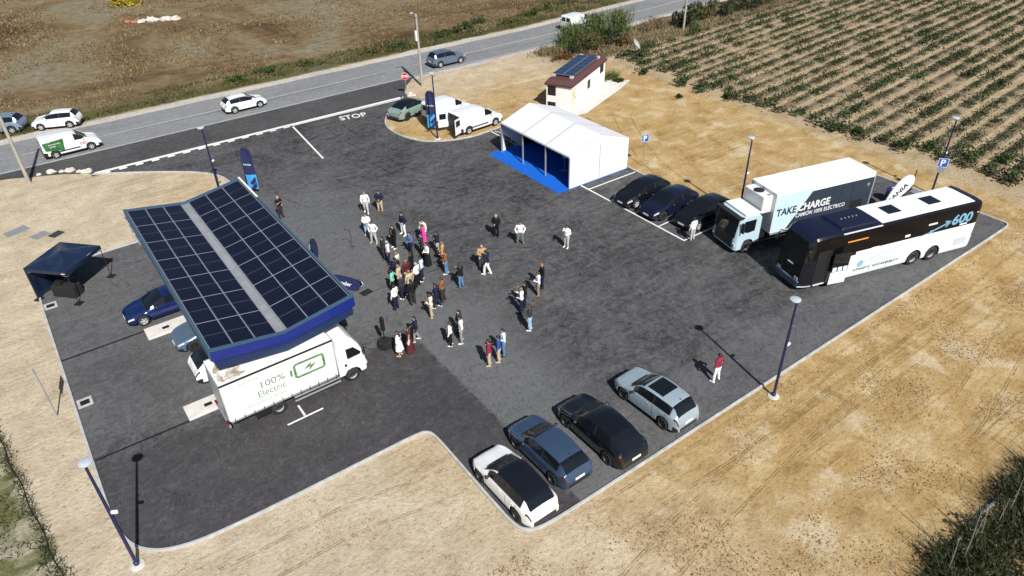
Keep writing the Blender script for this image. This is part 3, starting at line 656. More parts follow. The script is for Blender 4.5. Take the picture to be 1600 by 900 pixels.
m_ = MB().box((3.15, -.02, .72), (5.6, .04, .80)).box((3.15, -.02, .48), (5.6, .04, .56)); m_.build('side_guard', 'aluminium', T)
MB().box((3.25, .12, .42), (5.45, .7, .88)).build('battery_pack', 'black_plastic', T)
for (s, w_) in ((0.04, .55), (.80, .6), (1.55, .6)): MB().box((-.035, s+.02, 1.02), (-.004, s+w_+.1, 3.15)).build('rear_panel', 'aluminium', T)
MB().box((-.1, .1, .55), (0, 2.18, .72)).build('rear_bumper', 'steel_grey', T)
for s in (.16, 1.95): MB().box((-.12, s, .74), (-.02, s+.2, .88)).build('tail_light', 'lamp_red', T)
MB().prism(smooth_poly([(.06, .3), (.6, .12), (1.5, .3), (1.35, 1.2), (.7, 1.9), (.1, 1.5)], 2), 3.221, 3.224).build('roof_stain', 'roof_dirt', T)
# cab: side silhouette swept across the width, tapering at the nose
cabp = [(5.66, .62), (5.66, 2.45), (5.8, 2.78), (6.15, 2.92), (6.45, 2.86), (6.72, 2.55), (6.95, 2.18), (7.12, 1.75), (7.20, 1.35), (7.24, .95), (7.22, .45), (6.85, .45), (6.79, .68), (6.62, .86), (6.36, .92), (6.10, .86), (5.93, .62)]
mb = MB(); ys = [(.14, .90), (.20, .97), (.34, 1), (1.14, 1.0), (1.94, 1), (2.08, .97), (2.14, .90)]
vs = []
for y, k in ys:
    for x, z in cabp: vs.append((5.66+(x-5.66)*(k if x > 6.9 else 1), y, .45+(z-.45)*(1-(1-k)*.35)))
n = len(cabp); mb.add(vs, [(i*n+j, i*n+(j+1) % n, (i+1)*n+(j+1) % n, (i+1)*n+j) for i in range(len(ys)-1) for j in range(n)]); mb.add([], [])
mb.f += [tuple(range(n)), tuple(range((len(ys)-1)*n, len(ys)*n))]; mb.m += [0, 0]
mb.build('cab', 'white_paint', T, 35)
MB().slab([(6.18, .128, 2.20), (6.60, .128, 2.18), (6.96, .128, 1.72), (6.92, .128, 1.60), (6.2, .128, 1.56)], (0, -1, 0), .012).build('side_window', 'car_glass', T)
MB().slab([(6.18, 2.14, 2.20), (6.60, 2.14, 2.18), (6.96, 2.14, 1.72), (6.92, 2.14, 1.60), (6.2, 2.14, 1.56)], (0, 1, 0), .02).build('side_window', 'car_glass', T)
MB().slab([(6.82, .3, 2.40), (6.82, 1.98, 2.40), (7.19, 1.98, 1.52), (7.19, .3, 1.52)], (.92, 0, .38), .012).build('windscreen', 'car_glass', T)
MB().box((7.2, .35, .62), (7.26, 1.93, .95)).build('grille', 'black_trim', T)
for s in (.22, 1.84): MB().box((7.18, s, .72), (7.255, s+.22, .9)).build('headlight', 'lamp_clear', T)
MB().box((6.0, .105, 1.15), (6.12, .13, 1.3)).build('door_handle', 'black_trim', T)
for s, q in ((-.14, .16), (2.42, 2.12)):
    o = MB().box((7.0, s-.05, 1.72), (7.08, s+.16, 2.12)).tube([(7.04, q, 2.2), (7.04, s+.05, 2.12)], .015, 6).build('mirror', 'black_trim', T)
for x in (2.36, 6.36):
    for y, sg in ((.28, -1), (2.0, 1)): add_wheel(T, x, y, .40, .26, 'rim_silver')
# printed battery sign and words on the near curtain
f = -.006
def ring(pw, ph, r, t, cx, cz):
    o_ = rrect(pw, ph, r); i_ = rrect(pw-2*t, ph-2*t, max(.02, r-t)); k = len(o_); mb = MB()
    mb.add([(cx+x, f-.004, cz+z) for x, z in o_]+[(cx+x, f-.004, cz+z) for x, z in i_], [(j, (j+1) % k, k+(j+1) % k, k+j) for j in range(k)]); return mb
ring(1.62, .92, .2, .13, 4.22, 2.28).build('battery_print', 'print_green', T, fix=False)
MB().add([(3.22, f-.004, 2.08), (3.34, f-.004, 2.08), (3.34, f-.004, 2.46), (3.22, f-.004, 2.46)], [(0, 1, 2, 3)]).build('battery_terminal_print', 'print_green', T, fix=False)
MB().add([(3.86, f-.004, 2.16), (4.22, f-.004, 2.24), (4.16, f-.004, 2.02), (4.62, f-.004, 2.36), (4.28, f-.004, 2.30), (4.36, f-.004, 2.52)], [(0, 1, 4, 5), (1, 2, 3, 4)]).build('bolt_print', 'print_green', T, fix=False)
lettering(T, '100%', (1.78, f, 2.18), (1, 0, 0), (0, 0, 1), .52, 'print_grey', bold=.006, width=1.18)
lettering(T, 'Electric', (1.55, f, 1.68), (1, 0, 0), (0, 0, 1), .52, 'print_grey', bold=.004, width=1.38)
lettering(T, 'ecomobile', (.85, f, 2.82), (1, 0, 0), (0, 0, 1), .2, 'print_grey', width=.9); lettering(T, 'zero emissions delivery', (.95, f, 1.36), (1, 0, 0), (0, 0, 1), .2, 'print_grey', width=1.9)

# ---- box truck with dark printed side (nose towards -x, lot heading ~166 deg)
mat('print_navy', (.030, .042, .062), .45, var=.08, vscale=2); mat('box_cyan', (.52, .68, .74), .45, var=.05, vscale=1.2)
T = thing('box_truck', 'refrigerated box truck printed with dark lettering panel beside the coach', 'truck', (45.05, 21.05, .02), R(165.9))
# local: +x towards the nose, +y is the near side (towards the camera); rear at x=0
LB = 8.15
bev(MB().box((0, -2.55, 1.05), (LB, 0, 3.95)).build('cargo_box', 'white_box', T), .03)
s_ = .006
MB().slab([(.06, s_, 1.15), (6.95, s_, 1.15), (5.25, s_, 3.60), (.06, s_, 3.60)][::-1], (0, 1, 0), .004).build('side_print', 'print_navy', T)
MB().slab([(6.98, s_, 1.15), (LB-.04, s_, 1.15), (LB-.04, s_, 3.80), (5.14, s_, 3.80)][::-1], (0, 1, 0), .004).build('side_print', 'box_cyan', T)
for x in (1.75, 2.75): MB().box((x, s_+.004, 1.3), (x+.025, s_+.012, 3.4)).build('door_seam', 'black_trim', T)
MB().box((0, .0, .98), (LB, .03, 1.12)).build('side_rave', 'aluminium', T)
MB().box((-.03, -.06, 1.05), (.04, .02, 3.9)).build('corner_post', 'aluminium', T)
for s in (-2.5, -1.25): MB().box((-.05, s, 1.1), (-.002, s+1.2, 3.88)).build('rear_door', 'white_box', T)
yt = s_+.010
lettering(T, 'TAKE', (7.95, yt, 2.30), (-1, 0, 0), (0, 0, 1), .72, 'print_navy', bold=.02, width=1.62)
lettering(T, 'CHARGE', (6.18, yt, 2.32), (-1, 0, 0), (0, 0, 1), .72, 'print_white', bold=.02, width=2.6)
lettering(T, 'CAMIÓN 100% ELÉCTRICO', (6.28, yt, 1.87), (-1, 0, 0), (0, 0, 1), .40, 'print_white', bold=.004, width=4.1)
m_ = MB(); m_.ball((.45, .0, 3.1), (.14, .02, .16)); m_.build('emblem', 'print_grey', T)
o = MB().box((.55, s_+.006, 1.35), (1.75, s_+.012, 2.1), top=.8).build('people_print', 'black_trim', T)
MB().box((.2, -2.1, .62), (LB+.6, -.45, 1.0)).build('chassis', 'black_plastic', T)
MB().box((2.2, -.5, .45), (5.8, -.06, .98)).build('battery_pack', 'black_plastic', T); MB().box((2.2, -2.45, .45), (5.8, -2.05, .98)).build('battery_pack', 'black_plastic', T)
MB().box((.3, -.12, .5), (1.0, -.05, .9)).build('side_guard', 'aluminium', T)
bev(MB().box((LB, -2.25, 2.55), (LB+.75, -.3, 3.75)).build('refrigeration_unit', 'white_paint', T), .08, 3)
m_ = MB(); m_.lathe([(.34, 0), (.34, .04), (.30, .05)], (LB+.38, -1.3, 3.75), 16); m_.build('fan_cover', 'black_trim', T)
MB().box((LB+.15, -.55, 3.752), (LB+.35, -.4, 3.80)).build('roof_hatch', 'steel_grey', T)
cx = LB+.82
cab = [(cx, .75), (cx, 2.55), (cx+.15, 2.72), (cx+.9, 2.78), (cx+1.42, 2.68), (cx+1.62, 2.40), (cx+1.78, 1.6), (cx+1.84, .95), (cx+1.82, .38), (cx+1.45, .38), (cx+1.36, .78), (cx+1.15, 1.02), (cx+.86, 1.08), (cx+.56, 1.0), (cx+.36, .75)]
mb = MB(); ys = [(-2.5, .92), (-2.42, .97), (-2.2, 1), (-1.27, 1.0), (-.35, 1), (-.13, .97), (-.05, .92)]; vs = []
for y, k in ys:
    for x, z in cab: vs.append((cx+(x-cx)*(k if x > cx+1.2 else 1), y, .38+(z-.38)*(1-(1-k)*.25)))
n = len(cab); mb.add(vs, [(i*n+j, i*n+(j+1) % n, (i+1)*n+(j+1) % n, (i+1)*n+j) for i in range(len(ys)-1) for j in range(n)]); mb.f += [tuple(range(n)), tuple(range((len(ys)-1)*n, len(ys)*n))]; mb.m += [0, 0]
mb.build('cab', 'paint_cyan_white', T, 35)
bev(MB().box((cx+.05, -2.4, 2.745), (cx+1.25, -.15, 2.86), top=.94).build('cab_roof', 'white_paint', T), .05, 3)
MB().slab([(cx+.42, -.05, 2.45), (cx+1.30, -.05, 2.42), (cx+1.5, -.05, 1.72), (cx+.95, -.05, 1.55), (cx+.45, -.05, 1.62)], (0, 1, 0), .015).build('side_window', 'car_glass', T)
MB().slab([(cx+.42, -2.515, 2.45), (cx+1.30, -2.515, 2.42), (cx+1.5, -2.515, 1.72), (cx+.95, -2.515, 1.55), (cx+.45, -2.515, 1.62)], (0, 1, 0), .015).build('side_window', 'car_glass', T)
MB().slab([(cx+1.60, -2.32, 2.52), (cx+1.60, -.23, 2.52), (cx+1.83, -.23, 1.25), (cx+1.83, -2.32, 1.25)], (.98, 0, .17), .02).build('windscreen', 'car_glass', T)
MB().box((cx+1.80, -2.2, .5), (cx+1.87, -.35, 1.25)).build('grille', 'black_trim', T)
MB().box((cx+1.3, -2.45, 2.60), (cx+1.78, -.10, 2.68)).build('sun_visor', 'black_trim', T)
for s in (-2.42, -.42): MB().box((cx+1.74, s, .62), (cx+1.85, s+.30, .85)).build('headlight', 'lamp_clear', T)
for s in (-2.72, .05): MB().box((cx+1.52, s, 1.75), (cx+1.62, s+.20, 2.45)).build('mirror', 'black_trim', T)
for x in (1.75, cx+.86):
    for y in (-2.34, -.2): add_wheel(T, x, y, .46, .30, 'rim_silver')
# ------------------------------------------------------------------ coach
mat('coach_black', (.006, .006, .009), .22, var=.05, coat=.6); mat('coach_white', (.74, .78, .80), .35, var=.03, vscale=1, coat=.4); mat('print_cyan', (.16, .36, .52), .5, var=.05); mat('print_teal', (.22, .42, .48), .5, var=.05); mat('amber_led', (.75, .30, .06), .4, var=.2, vscale=20)
mat('coach_roof_navy', (.008, .010, .030), .35, var=.08)
T = thing('coach', 'black and white three-axle coach with open front door by the kerb', 'coach', (47.0, 14.85, .02), R(164.2))
# local: rear at x=0, nose at x=LC; near (camera) side at y=0, far side y=-2.55
LC, WC, HC = 13.3, 2.55, 3.72
xs = sorted(set([0, .06, .15, .35, .7, 1.0, 1.45, 9.2, 9.6, 10.0, 11.35, 12.45, 12.8, 13.0, 13.15, 13.25, 13.3]+[round(v, 3) for w_ in (3.15, 4.65, 10.75) for v in [w_+.60*math.sin(R(a)) for a in (-90, -70, -45, -20, 0, 20, 45, 70, 90)]+[w_-.604, w_+.604]]+[2.0, 6, 7, 8]))
def czb(x):
    z = .34
    for w_ in (3.15, 4.65, 10.75):
        d = abs(x-w_)
        if d < .60: z = max(z, .50+math.sqrt(.36-d*d))
    return z
rows = []
for x in xs:
    e = max(0, (x-12.3)/1.0); f_ = max(0, (.35-x)/.35); w = 1.275*(1-.20*e**2.2-.07*f_**2)
    zt = HC-.30*max(0, (x-12.2)/1.1)**2-.16*f_**2
    z0 = czb(x); pts = [(0, z0), (w*.97, z0), (w, max(z0+.05, .45)), (w, max(1.18, z0+.1)), (w, 1.95), (w*.995, 2.15), (w*.985, zt-.42), (w*.955, zt-.16), (w*.86, zt-.04), (w*.5, zt), (0, zt)]
    rows.append([(x+(-.22*e*max(0, (z-1.3)/2.2) if e > 0 else 0), y, z) for y, z in pts])
P_ = {}
def cput(nm, q, mt): P_.setdefault(nm, (MB(), mt))[0].add(q, [tuple(range(len(q)))])
n = len(rows[0])
for i in range(len(xs)-1):
    xm = (xs[i]+xs[i+1])/2
    for j in range(n-1):
        for sg in (1, -1):
            q = [(a, -1.275+sg*b, c) for a, b, c in (rows[i][j], rows[i+1][j], rows[i+1][j+1], rows[i][j+1])]
            if j == 0: nm, mt = 'underbody', 'black_plastic'
            elif j in (1, 2): nm, mt = 'lower_panel', 'coach_white'
            elif j == 3: nm, mt = ('lower_panel', 'coach_white') if xm < 10.1 else ('cab_side', 'coach_black')
            elif j == 4: nm, mt = ('lower_panel', 'coach_white') if xm < 9.6 else ('cab_side', 'coach_black')
            elif j in (5, 6): nm, mt = ('window_band', 'tinted_glass')
            elif j == 7: nm, mt = 'roof_edge', ('coach_black')
            else: nm, mt = ('roof', 'white_box') if .7 < xm < 8.0 else (('front_roof', 'coach_roof_navy') if xm >= 8 else ('rear_roof', 'coach_roof_navy'))
            if xm > 12.45 and j in (2, 3): nm, mt = 'cab_side', 'coach_black'
            if xm > 12.8 and 3 <= j <= 7: nm, mt = 'windscreen', 'car_glass'
            if xm < .15 and 3 <= j <= 8: nm, mt = 'rear_panel', 'coach_black'
            cput(nm, q if sg > 0 else q[::-1], mt)
for k in (0, -1):
    rr = rows[k]; poly = [(a, -1.275+b, c) for a, b, c in rr]+[(a, -1.275-b, c) for a, b, c in rr[-2:0:-1]]
    cput('rear_panel' if k == 0 else 'windscreen', poly, 'coach_black' if k == 0 else 'car_glass')
for nm, (mb_, mt) in P_.items():
    me = mb_.mesh(nm, mt, None, fix=False); bm = bmesh.new(); bm.from_mesh(me); bmesh.ops.remove_doubles(bm, verts=bm.verts, dist=.0005); bmesh.ops.recalc_face_normals(bm, faces=bm.faces) if nm in ('rear_panel', 'windscreen') else None; bm.to_mesh(me); bm.free()
    me.polygons.foreach_set('use_smooth', [True]*len(me.polygons)); me.set_sharp_from_angle(angle=R(32)); link(nm, me, T)
for x in (3.15, 4.65, 10.75):
    for y in (-.17, -2.38): add_wheel(T, x, y, .50, .30, 'rim_silver')
for a in (2.75, 5.9): bev(MB().box((a, -1.75, HC-.03), (a+1.0, -.85, HC+.05)).build('roof_hatch', 'coach_black', T), .03)
bev(MB().box((8.15, -2.25, HC-.05), (10.9, -.30, HC+.13), top=.92).build('air_conditioner', 'coach_roof_navy', T), .06, 3)
for k in range(5): m_ = MB(); m_.lathe([(.05, 0), (.05, .03)], (9.0+.28*k, -1.3, HC+.13), 8); m_.build('vent_cap', 'aluminium', T)
MB().box((8.05, -.13, 3.585), (10.9, -.03, 3.62)).build('roof_trim', 'coach_white', T)
# slanted white panel behind the front door, steps, open door leaf
g_ = .012
MB().slab([(9.55, g_-.006, .50), (11.25-1.15, g_-.006, .50+.0), (10.1, g_-.006, 1.15), (9.62, g_-.006, 1.72), (9.2, g_-.006, 2.0), (8.4, g_-.006, 2.2), (7.9, g_-.006, 2.2), (7.9, g_-.006, 1.9), (9.0, g_-.006, 1.7)][::-1], (0, 1, 0), .006).build('side_swoosh', 'coach_white', T)
MB().box((11.45, -.35, .38), (12.5, .004, 2.75)).build('door_opening', 'black_plastic', T)
for k in range(4): MB().box((11.6, -.30+.02*k, .42+.26*k), (12.4, .05-.08*k, .47+.26*k)).build('step', 'coach_white', T)
o = MB().box((0, 0, .42), (1.15, .05, 1.28)).build('door_leaf', 'coach_white', T); o.location = (10.35, .30, 0); o.rotation_euler = (0, 0, R(-4))
p = MB().box((0, 0, 1.28), (1.15, .05, 2.55)).build('door_leaf', 'car_glass', T); p.location = (10.35, .30, 0); p.rotation_euler = (0, 0, R(-4))
for k in range(3): q = MB().box((.05+.37*k, .052, 1.32), (.33+.37*k, .06, 1.60)).build('door_pane', 'coach_white', p)
q = MB().box((-.02, -.3, .6), (.04, .02, .68)).build('door_arm', 'steel_grey', p)
bev(MB().box((12.9, -2.25, .30), (13.36, -.30, .72)).build('front_bumper', 'paint_slate_blue', T), .06, 3)
MB().box((13.0, -2.30, .70), (13.33, -.25, .76)).build('bumper_trim', 'paint_light_blue', T)
for s in (-2.2, -.65): MB().box((13.2, s, .78), (13.33, s+.30, .98)).build('headlight', 'lamp_clear', T)
MB().box((13.02, -1.95, 3.05), (13.10, -.60, 3.16)).build('sun_blind', 'print_cyan', T)
MB().box((13.24, -1.5, 1.55), (13.31, -1.05, 1.62)).build('emblem', 'rim_silver', T)
for s, y in ((1, .12), (-1, -2.67)):
    m_ = MB(); m_.tube([(12.95, -1.275+s*1.05, 3.1), (13.25, -1.275+s*1.35, 3.12), (13.28, -1.275+s*1.40, 2.9)], .03, 6); m_.ball((13.28, -1.275+s*1.42, 2.65), (.09, .09, .28)); m_.build('mirror', 'coach_black', T, 60)
# printed details on the near side: arrow with stops, 600, words
yt = .012
def bar(a, b, w, mt, nm):
    a, b = Vector(a), Vector(b); d = (b-a).normalized(); n_ = Vector((-d.y, d.x))*w/2
    MB().slab([(p.x, yt, p.y) for p in (a-n_, b-n_, b+n_, a+n_)], (0, 1, 0), .003).build(nm, mt, T)
bar((9.0, 1.22), (3.9, 2.28), .05, 'print_teal', 'arrow_print'); bar((3.9, 2.28), (2.45, 2.72), .12, 'print_cyan', 'arrow_print'); bar((2.45, 2.72), (2.95, 2.80), .10, 'print_cyan', 'arrow_print'); bar((2.45, 2.72), (2.78, 2.38), .10, 'print_cyan', 'arrow_print')
for x, z, r_, mt in ((9.05, 1.21, .24, 'print_teal'), (7.55, 1.52, .11, 'coach_white'), (5.75, 1.90, .11, 'coach_white'), (3.9, 2.28, .13, 'print_cyan')):
    MB().slab([(x+r_*math.cos(2*PI*k/14), yt+.003, z+r_*math.sin(2*PI*k/14)) for k in range(14)], (0, 1, 0), .003).build('stop_dot', mt, T)
lettering(T, '600', (2.35, yt, 2.42), (-1, 0, 0), (0, 0, 1), .95, 'print_cyan', bold=.03, width=1.65)
bar((.42, 2.95), (.28, 2.95), .06, 'coach_white', 'badge_print'); bar((1.6, 2.30), (1.0, 2.30), .10, 'coach_white', 'badge_print'); bar((4.3, 2.85), (3.6, 2.85), .12, 'coach_white', 'badge_print'); bar((6.0, 2.42), (5.6, 2.42), .16, 'coach_white', 'badge_print')
lettering(T, 'INTENSITY · SUSTAINABILITY', (9.55, yt, .72), (-1, 0, 0), (0, 0, 1), .24, 'print_navy', bold=.002, width=3.6)
bar((10.5, 3.02), (9.0, 3.02), .09, 'amber_led', 'destination_display')
MB().box((.55, yt, .75), (1.5, yt+.01, 1.25)).build('engine_grille', 'ice_grille' if 'ice_grille' in M else mat('ice_grille', (.45, .52, .56), .5), T)
for x in (6.9, 8.2): MB().box((x, .002, .5), (x+.015, .014, 1.5)).build('locker_seam', 'steel_grey', T)
# ------------------------------------------------------------------ solar canopy
def pv_material():
    m, t, b = new_mat('pv_cells'); b.inputs['Roughness'].default_value = .30; b.inputs['Specular IOR Level'].default_value = .12
    tc = node(t, 'ShaderNodeTexCoord'); sep = node(t, 'ShaderNodeSeparateXYZ'); t.links.new(tc.outputs['Object'], sep.inputs[0])
    def lines(v, per, wd):
        f = mth(t, 'FRACT', mth(t, 'ADD', mth(t, 'DIVIDE', v, per), 100.5)); return mth(t, 'LESS_THAN', f, wd/per)
    a = lines(sep.outputs[0], .172, .012); c = lines(sep.outputs[1], .198, .010)
    mid = mth(t, 'LESS_THAN', mth(t, 'ABSOLUTE', sep.outputs[1]), .014)
    n = noise_node(t, 2.2, 3, vec=tc.outputs['Object'])
    col = mixc(t, n, (.0035, .005, .015), (.008, .011, .027))
    col = mixc(t, mth(t, 'MULTIPLY', a, .55), col, (.045, .055, .08)); col = mixc(t, mth(t, 'MULTIPLY', c, .18), col, (.05, .06, .085)); col = mixc(t, mth(t, 'MULTIPLY', mid, .7), col, (.13, .14, .17))
    t.links.new(col, b.inputs['Base Color'])
pv_material()
mat('pv_frame', (.34, .35, .40), .45, .3, var=.04); mat('canopy_steel', (.055, .11, .17), .5, .2, var=.06); mat('gutter_zinc', (.33, .34, .36), .55, .3, var=.15, vscale=2)
def pv_mesh(w, l):
    mb = MB(); mb.box((-w/2, -l/2, -.035), (w/2, l/2, 0), 0); fr = .021
    mb.add([(-w/2+fr, -l/2+fr, .004), (w/2-fr, -l/2+fr, .004), (w/2-fr, l/2-fr, .004), (-w/2+fr, l/2-fr, .004)], [(0, 1, 2, 3)], 1); return mb.mesh('solar_panel', ['pv_frame', 'pv_cells'], fix=False)
T = thing('solar_canopy', 'long butterfly-roofed solar charging canopy with blue edge over parked cars', 'solar canopy', (6.55, 28.05, .02))
LX = 16.88; zo, zi = 4.88, 4.33
def wing(xa, za, xb, zb_, name):
    n_ = Vector((-(zb_-za), 0, xb-xa)).normalized()
    if n_.z < 0: n_ = -n_
    w_in = math.hypot(xb-xa, zb_-za); pw = (w_in-.10)/3; pl = (LX-.30)/7
    me = pv_mesh(pw-.012, pl-.012); d = Vector((xb-xa, 0, zb_-za)).normalized()
    rot = Matrix((d, Vector((0, 1, 0)), n_)).transposed().to_euler()
    for r_ in range(7):
        for c_ in range(3):
            o = link('solar_panel', me, T); o.location = Vector((xa, 0, za))+d*(.05+pw*(c_+.5))+Vector((0, .15+pl*(r_+.5), 0))+n_*.05; o.rotation_euler = rot
    MB().slab([(xa, .02, za-.10), (xb, .02, zb_-.10), (xb, LX-.02, zb_-.10), (xa, LX-.02, za-.10)], n_, .09).build('roof_deck', 'steel_grey', T)
wing(-3.32, zo, -.20, zi, 'l'); wing(.20, zi, 3.62, zo, 'r')
MB().box((-.20, .03, zi-.16), (.20, LX-.03, zi-.06)).build('gutter', 'gutter_zinc', T)
# fascia boards follow the V of the roof at both ends; edge beams run along the sides
def vee(y0, y1, up, dn, mt, nm, inset=0):
    top = [(-3.37+inset, zo+up), (-.0, zi+up-.02), (3.67-inset, zo+up)]; bot = [(3.67-inset, zo-dn), (0, zi-dn), (-3.37+inset, zo-dn)]
    poly = top+bot; MB().add([(x, y, z) for y in (y0, y1) for x, z in poly], [(0, 1, 4, 5), (1, 2, 3, 4), (6, 11, 10, 7), (7, 10, 9, 8), (0, 6, 7, 1), (1, 7, 8, 2), (2, 8, 9, 3), (3, 9, 10, 4), (4, 10, 11, 5), (5, 11, 6, 0)]).build(nm, mt, T)
vee(-.10, .06, .10, .46, 'fascia_blue', 'fascia'); vee(.0, .10, -.47, .98, 'fascia_shaded', 'lower_fascia', .12)
vee(-.10, .13, .145, -.10, 'canopy_steel', 'fascia_cap')
vee(LX-.06, LX+.10, .10, .42, 'canopy_steel', 'fascia')
for xa, xb in ((-3.42, -3.30), (3.60, 3.72)): MB().box((xa, -.09, zo-.42), (xb, LX+.09, zo+.12)).build('edge_beam', 'canopy_steel', T)
lettering(T, 'zunder', (-3.425, LX-.1, zo-.40), (0, -1, 0), (-.35, 0, .93), .95, 'print_white', bold=.03, width=4.6, name='brand_letters')
MB().box((3.60, LX*.80, zo+.12), (3.72, LX+.08, zo+.16)).build('edge_trim', 'print_white', T)
for y in (3.2, 8.4, 13.6):
    bev(MB().box((-.16, y-.2, 0), (.16, y+.2, zi-.16)).build('column', 'navy_paint', T), .03)
    for s in (-1, 1): MB().add([(s*.1, y-.06, zi-.35), (s*.1, y+.06, zi-.35), (s*.1, y+.06, zi-.17), (s*.1, y-.06, zi-.17), (s*3.2, y-.06, zo-.25), (s*3.2, y+.06, zo-.25), (s*3.2, y+.06, zo-.12), (s*3.2, y-.06, zo-.12)], [(0, 1, 5, 4), (1, 2, 6, 5), (2, 3, 7, 6), (3, 0, 4, 7), (0, 3, 2, 1), (4, 5, 6, 7)]).build('roof_bracket', 'navy_paint', T)
for (xa, ya, yb, lab) in ((1.55, 38.1, 39.25, 'pale concrete charger island beside the dark blue sedan'), (1.58, 30.05, 31.2, 'pale concrete charger island behind the delivery truck')):
    Q = thing('charger_island', lab, 'charger island', (xa, ya, .02))
    bev(MB().box((0, 0, 0), (4.2, yb-ya, .14)).build('slab', 'slab_concrete', Q), .03)
    MB().box((.9, .42, .141), (1.28, .66, .155)).build('access_hatch', 'black_plastic', Q)
    b_ = MB().box((3.2, .25, .14), (3.9, .85, 2.1)); bev(b_.build('charger_cabinet', 'white_paint', Q), .05); MB().box((3.18, .4, 1.3), (3.2, .7, 1.7)).build('screen', 'window_dark', Q)

# ------------------------------------------------------------------ white tent with blue carpet
T = thing('event_tent', 'white gabled event tent with open front standing in the bays', 'tent', (32.45, 37.85, .02))
WX, LY, ze, zr = 6.1, 9.0, 2.62, 3.68
for k in range(3):
    a, b = 3*k, 3*k+3
    for s, (xa, za, xb, zb_) in enumerate(((-.06, ze-.02, WX/2, zr), (WX/2, zr, WX+.06, ze-.02))):
        m_ = MB(); n = 7; vs = []
        for i in range(n):
            for j in range(n):
                u, v = i/(n-1), j/(n-1); sag = -.006*math.sin(PI*v)*math.sin(PI*u)
                vs.append((xa+(xb-xa)*u, a+.0004+(b-a-.0008)*v, za+(zb_-za)*u+sag))
        m_.add(vs, [(i*n+j, (i+1)*n+j, (i+1)*n+j+1, i*n+j+1) for i in range(n-1) for j in range(n-1)]); o = m_.build('roof_panel', 'tent_white', T, 60)
        sl = o.modifiers.new('thick', 'SOLIDIFY'); sl.thickness = .006; sl.use_rim = False
for k in range(4):
    y = min(max(3*k, .05), 8.95)
    m_ = MB(); m_.tube([(.05, y, ze-.10), (WX/2, y, zr-.07), (WX-.05, y, ze-.10)], .045, 6); m_.build('rafter', 'aluminium', T)
    for x in (.05, WX-.05): MB().box((x-.05, y-.05, 0), (x+.05, y+.05, ze)).build('leg', 'aluminium', T)
for y in (3.0, 6.0):
    for xa, za, xb, zb_ in ((-.06, ze-.02, WX/2, zr), (WX/2, zr, WX+.06, ze-.02)): MB().add([(xa, y-.035, za+.008), (xb, y-.035, zb_+.008), (xb, y+.035, zb_+.008), (xa, y+.035, za+.008)], [(0, 1, 2, 3)]).build('roof_seam', 'aluminium', T)
m_ = MB(); m_.tube([(.0, .03, ze), (.0, LY-.03, ze)], .05, 6); m_.build('eave_beam', 'aluminium', T)
def gable(y, nm, mt):
    return MB().slab([(.0, y, .02), (WX, y, .02), (WX, y, ze), (WX/2, y, zr-.01), (.0, y, ze)], (0, 1, 0), .02).build(nm, mt, T)
gable(-.03, 'gable_wall', 'tent_white'); MB().slab([(2.0, LY+.01, .02), (WX, LY+.01, .02), (WX, LY+.01, ze), (WX/2, LY+.01, zr-.01), (.0, LY+.01, ze), (.0, LY+.01, ze-.5)], (0, 1, 0), .02).build('gable_wall', 'tent_white', T)
MB().box((WX/2-.02, -.042, .1), (WX/2+.02, -.032, zr-.8)).build('zip_seam', 'steel_grey', T)
MB().box((WX-.03, 0, .02), (WX, LY, ze)).build('back_wall', 'tent_white', T)
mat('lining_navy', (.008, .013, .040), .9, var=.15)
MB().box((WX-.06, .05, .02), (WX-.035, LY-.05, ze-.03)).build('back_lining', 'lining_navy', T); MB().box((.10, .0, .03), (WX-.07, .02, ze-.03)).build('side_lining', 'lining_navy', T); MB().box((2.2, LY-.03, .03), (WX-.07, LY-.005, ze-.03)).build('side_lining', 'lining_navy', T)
MB().slab([(.0, LY+.02, .05), (.55, LY+.05, .05), (.15, LY+.03, ze-.1), (.0, LY+.02, ze-.1)], (0, 1, 0), .02).build('tied_curtain', 'tent_white', T)
cp = tag(MB().box((31.35, 37.75, .021), (38.4, 47.25, .034)).build('carpet', 'carpet_blue'), 'bright blue carpet laid out under and before the white tent', 'carpet')
Q = thing('display_stand', 'slim white display stand inside the dark tent', 'stand', (34.3, 40.6, .035))
MB().box((-.25, -.2, 0), (.25, .2, .03)).build('base', 'steel_grey', Q); MB().tube([(0, 0, .03), (0, 0, 1.2)], .03, 8).build('post', 'steel_grey', Q); MB().slab([(-.2, -.16, 1.15), (.2, -.16, 1.15), (.2, .16, 1.4), (-.2, .16, 1.4)], (0, 0, 1), .02).build('panel', 'print_white', Q)

# ------------------------------------------------------------------ small white transformer house
T = thing('transformer_house', 'small white service building with maroon roof and roof solar panels', 'building', (43.2, 50.5, 0), R(27.0))
HB, LB_, WB = 2.45, 9.2, 2.55
MB().box((0, 0, 0), (LB_, WB, HB)).build('wall', 'wall_white', T)
m_ = MB(); pr = [(-.28, HB-.10), (-.28, HB+.06), (.12, HB+.42), (.5, HB+.48)]
rects = [[(-o, -o), (LB_+o, -o), (LB_+o, WB+o), (-o, WB+o)] for o in (.14, .16, -.12, -.42)]; zs = [HB-.12, HB+.05, HB+.42, HB+.48]
m_.add([(x, y, z) for rc, z in zip(rects, zs) for x, y in rc], [(i*4+j, i*4+(j+1) % 4, (i+1)*4+(j+1) % 4, (i+1)*4+j) for i in range(3) for j in range(4)]+[(3, 2, 1, 0), (12, 13, 14, 15)])
rf = m_.build('roof', 'roof_maroon', T)
me = pv_mesh(1.22, 1.06)
mat('pv_blue', (.012, .030, .085), .3, var=.1); me2 = me.copy(); me2.materials[1] = M['pv_blue']
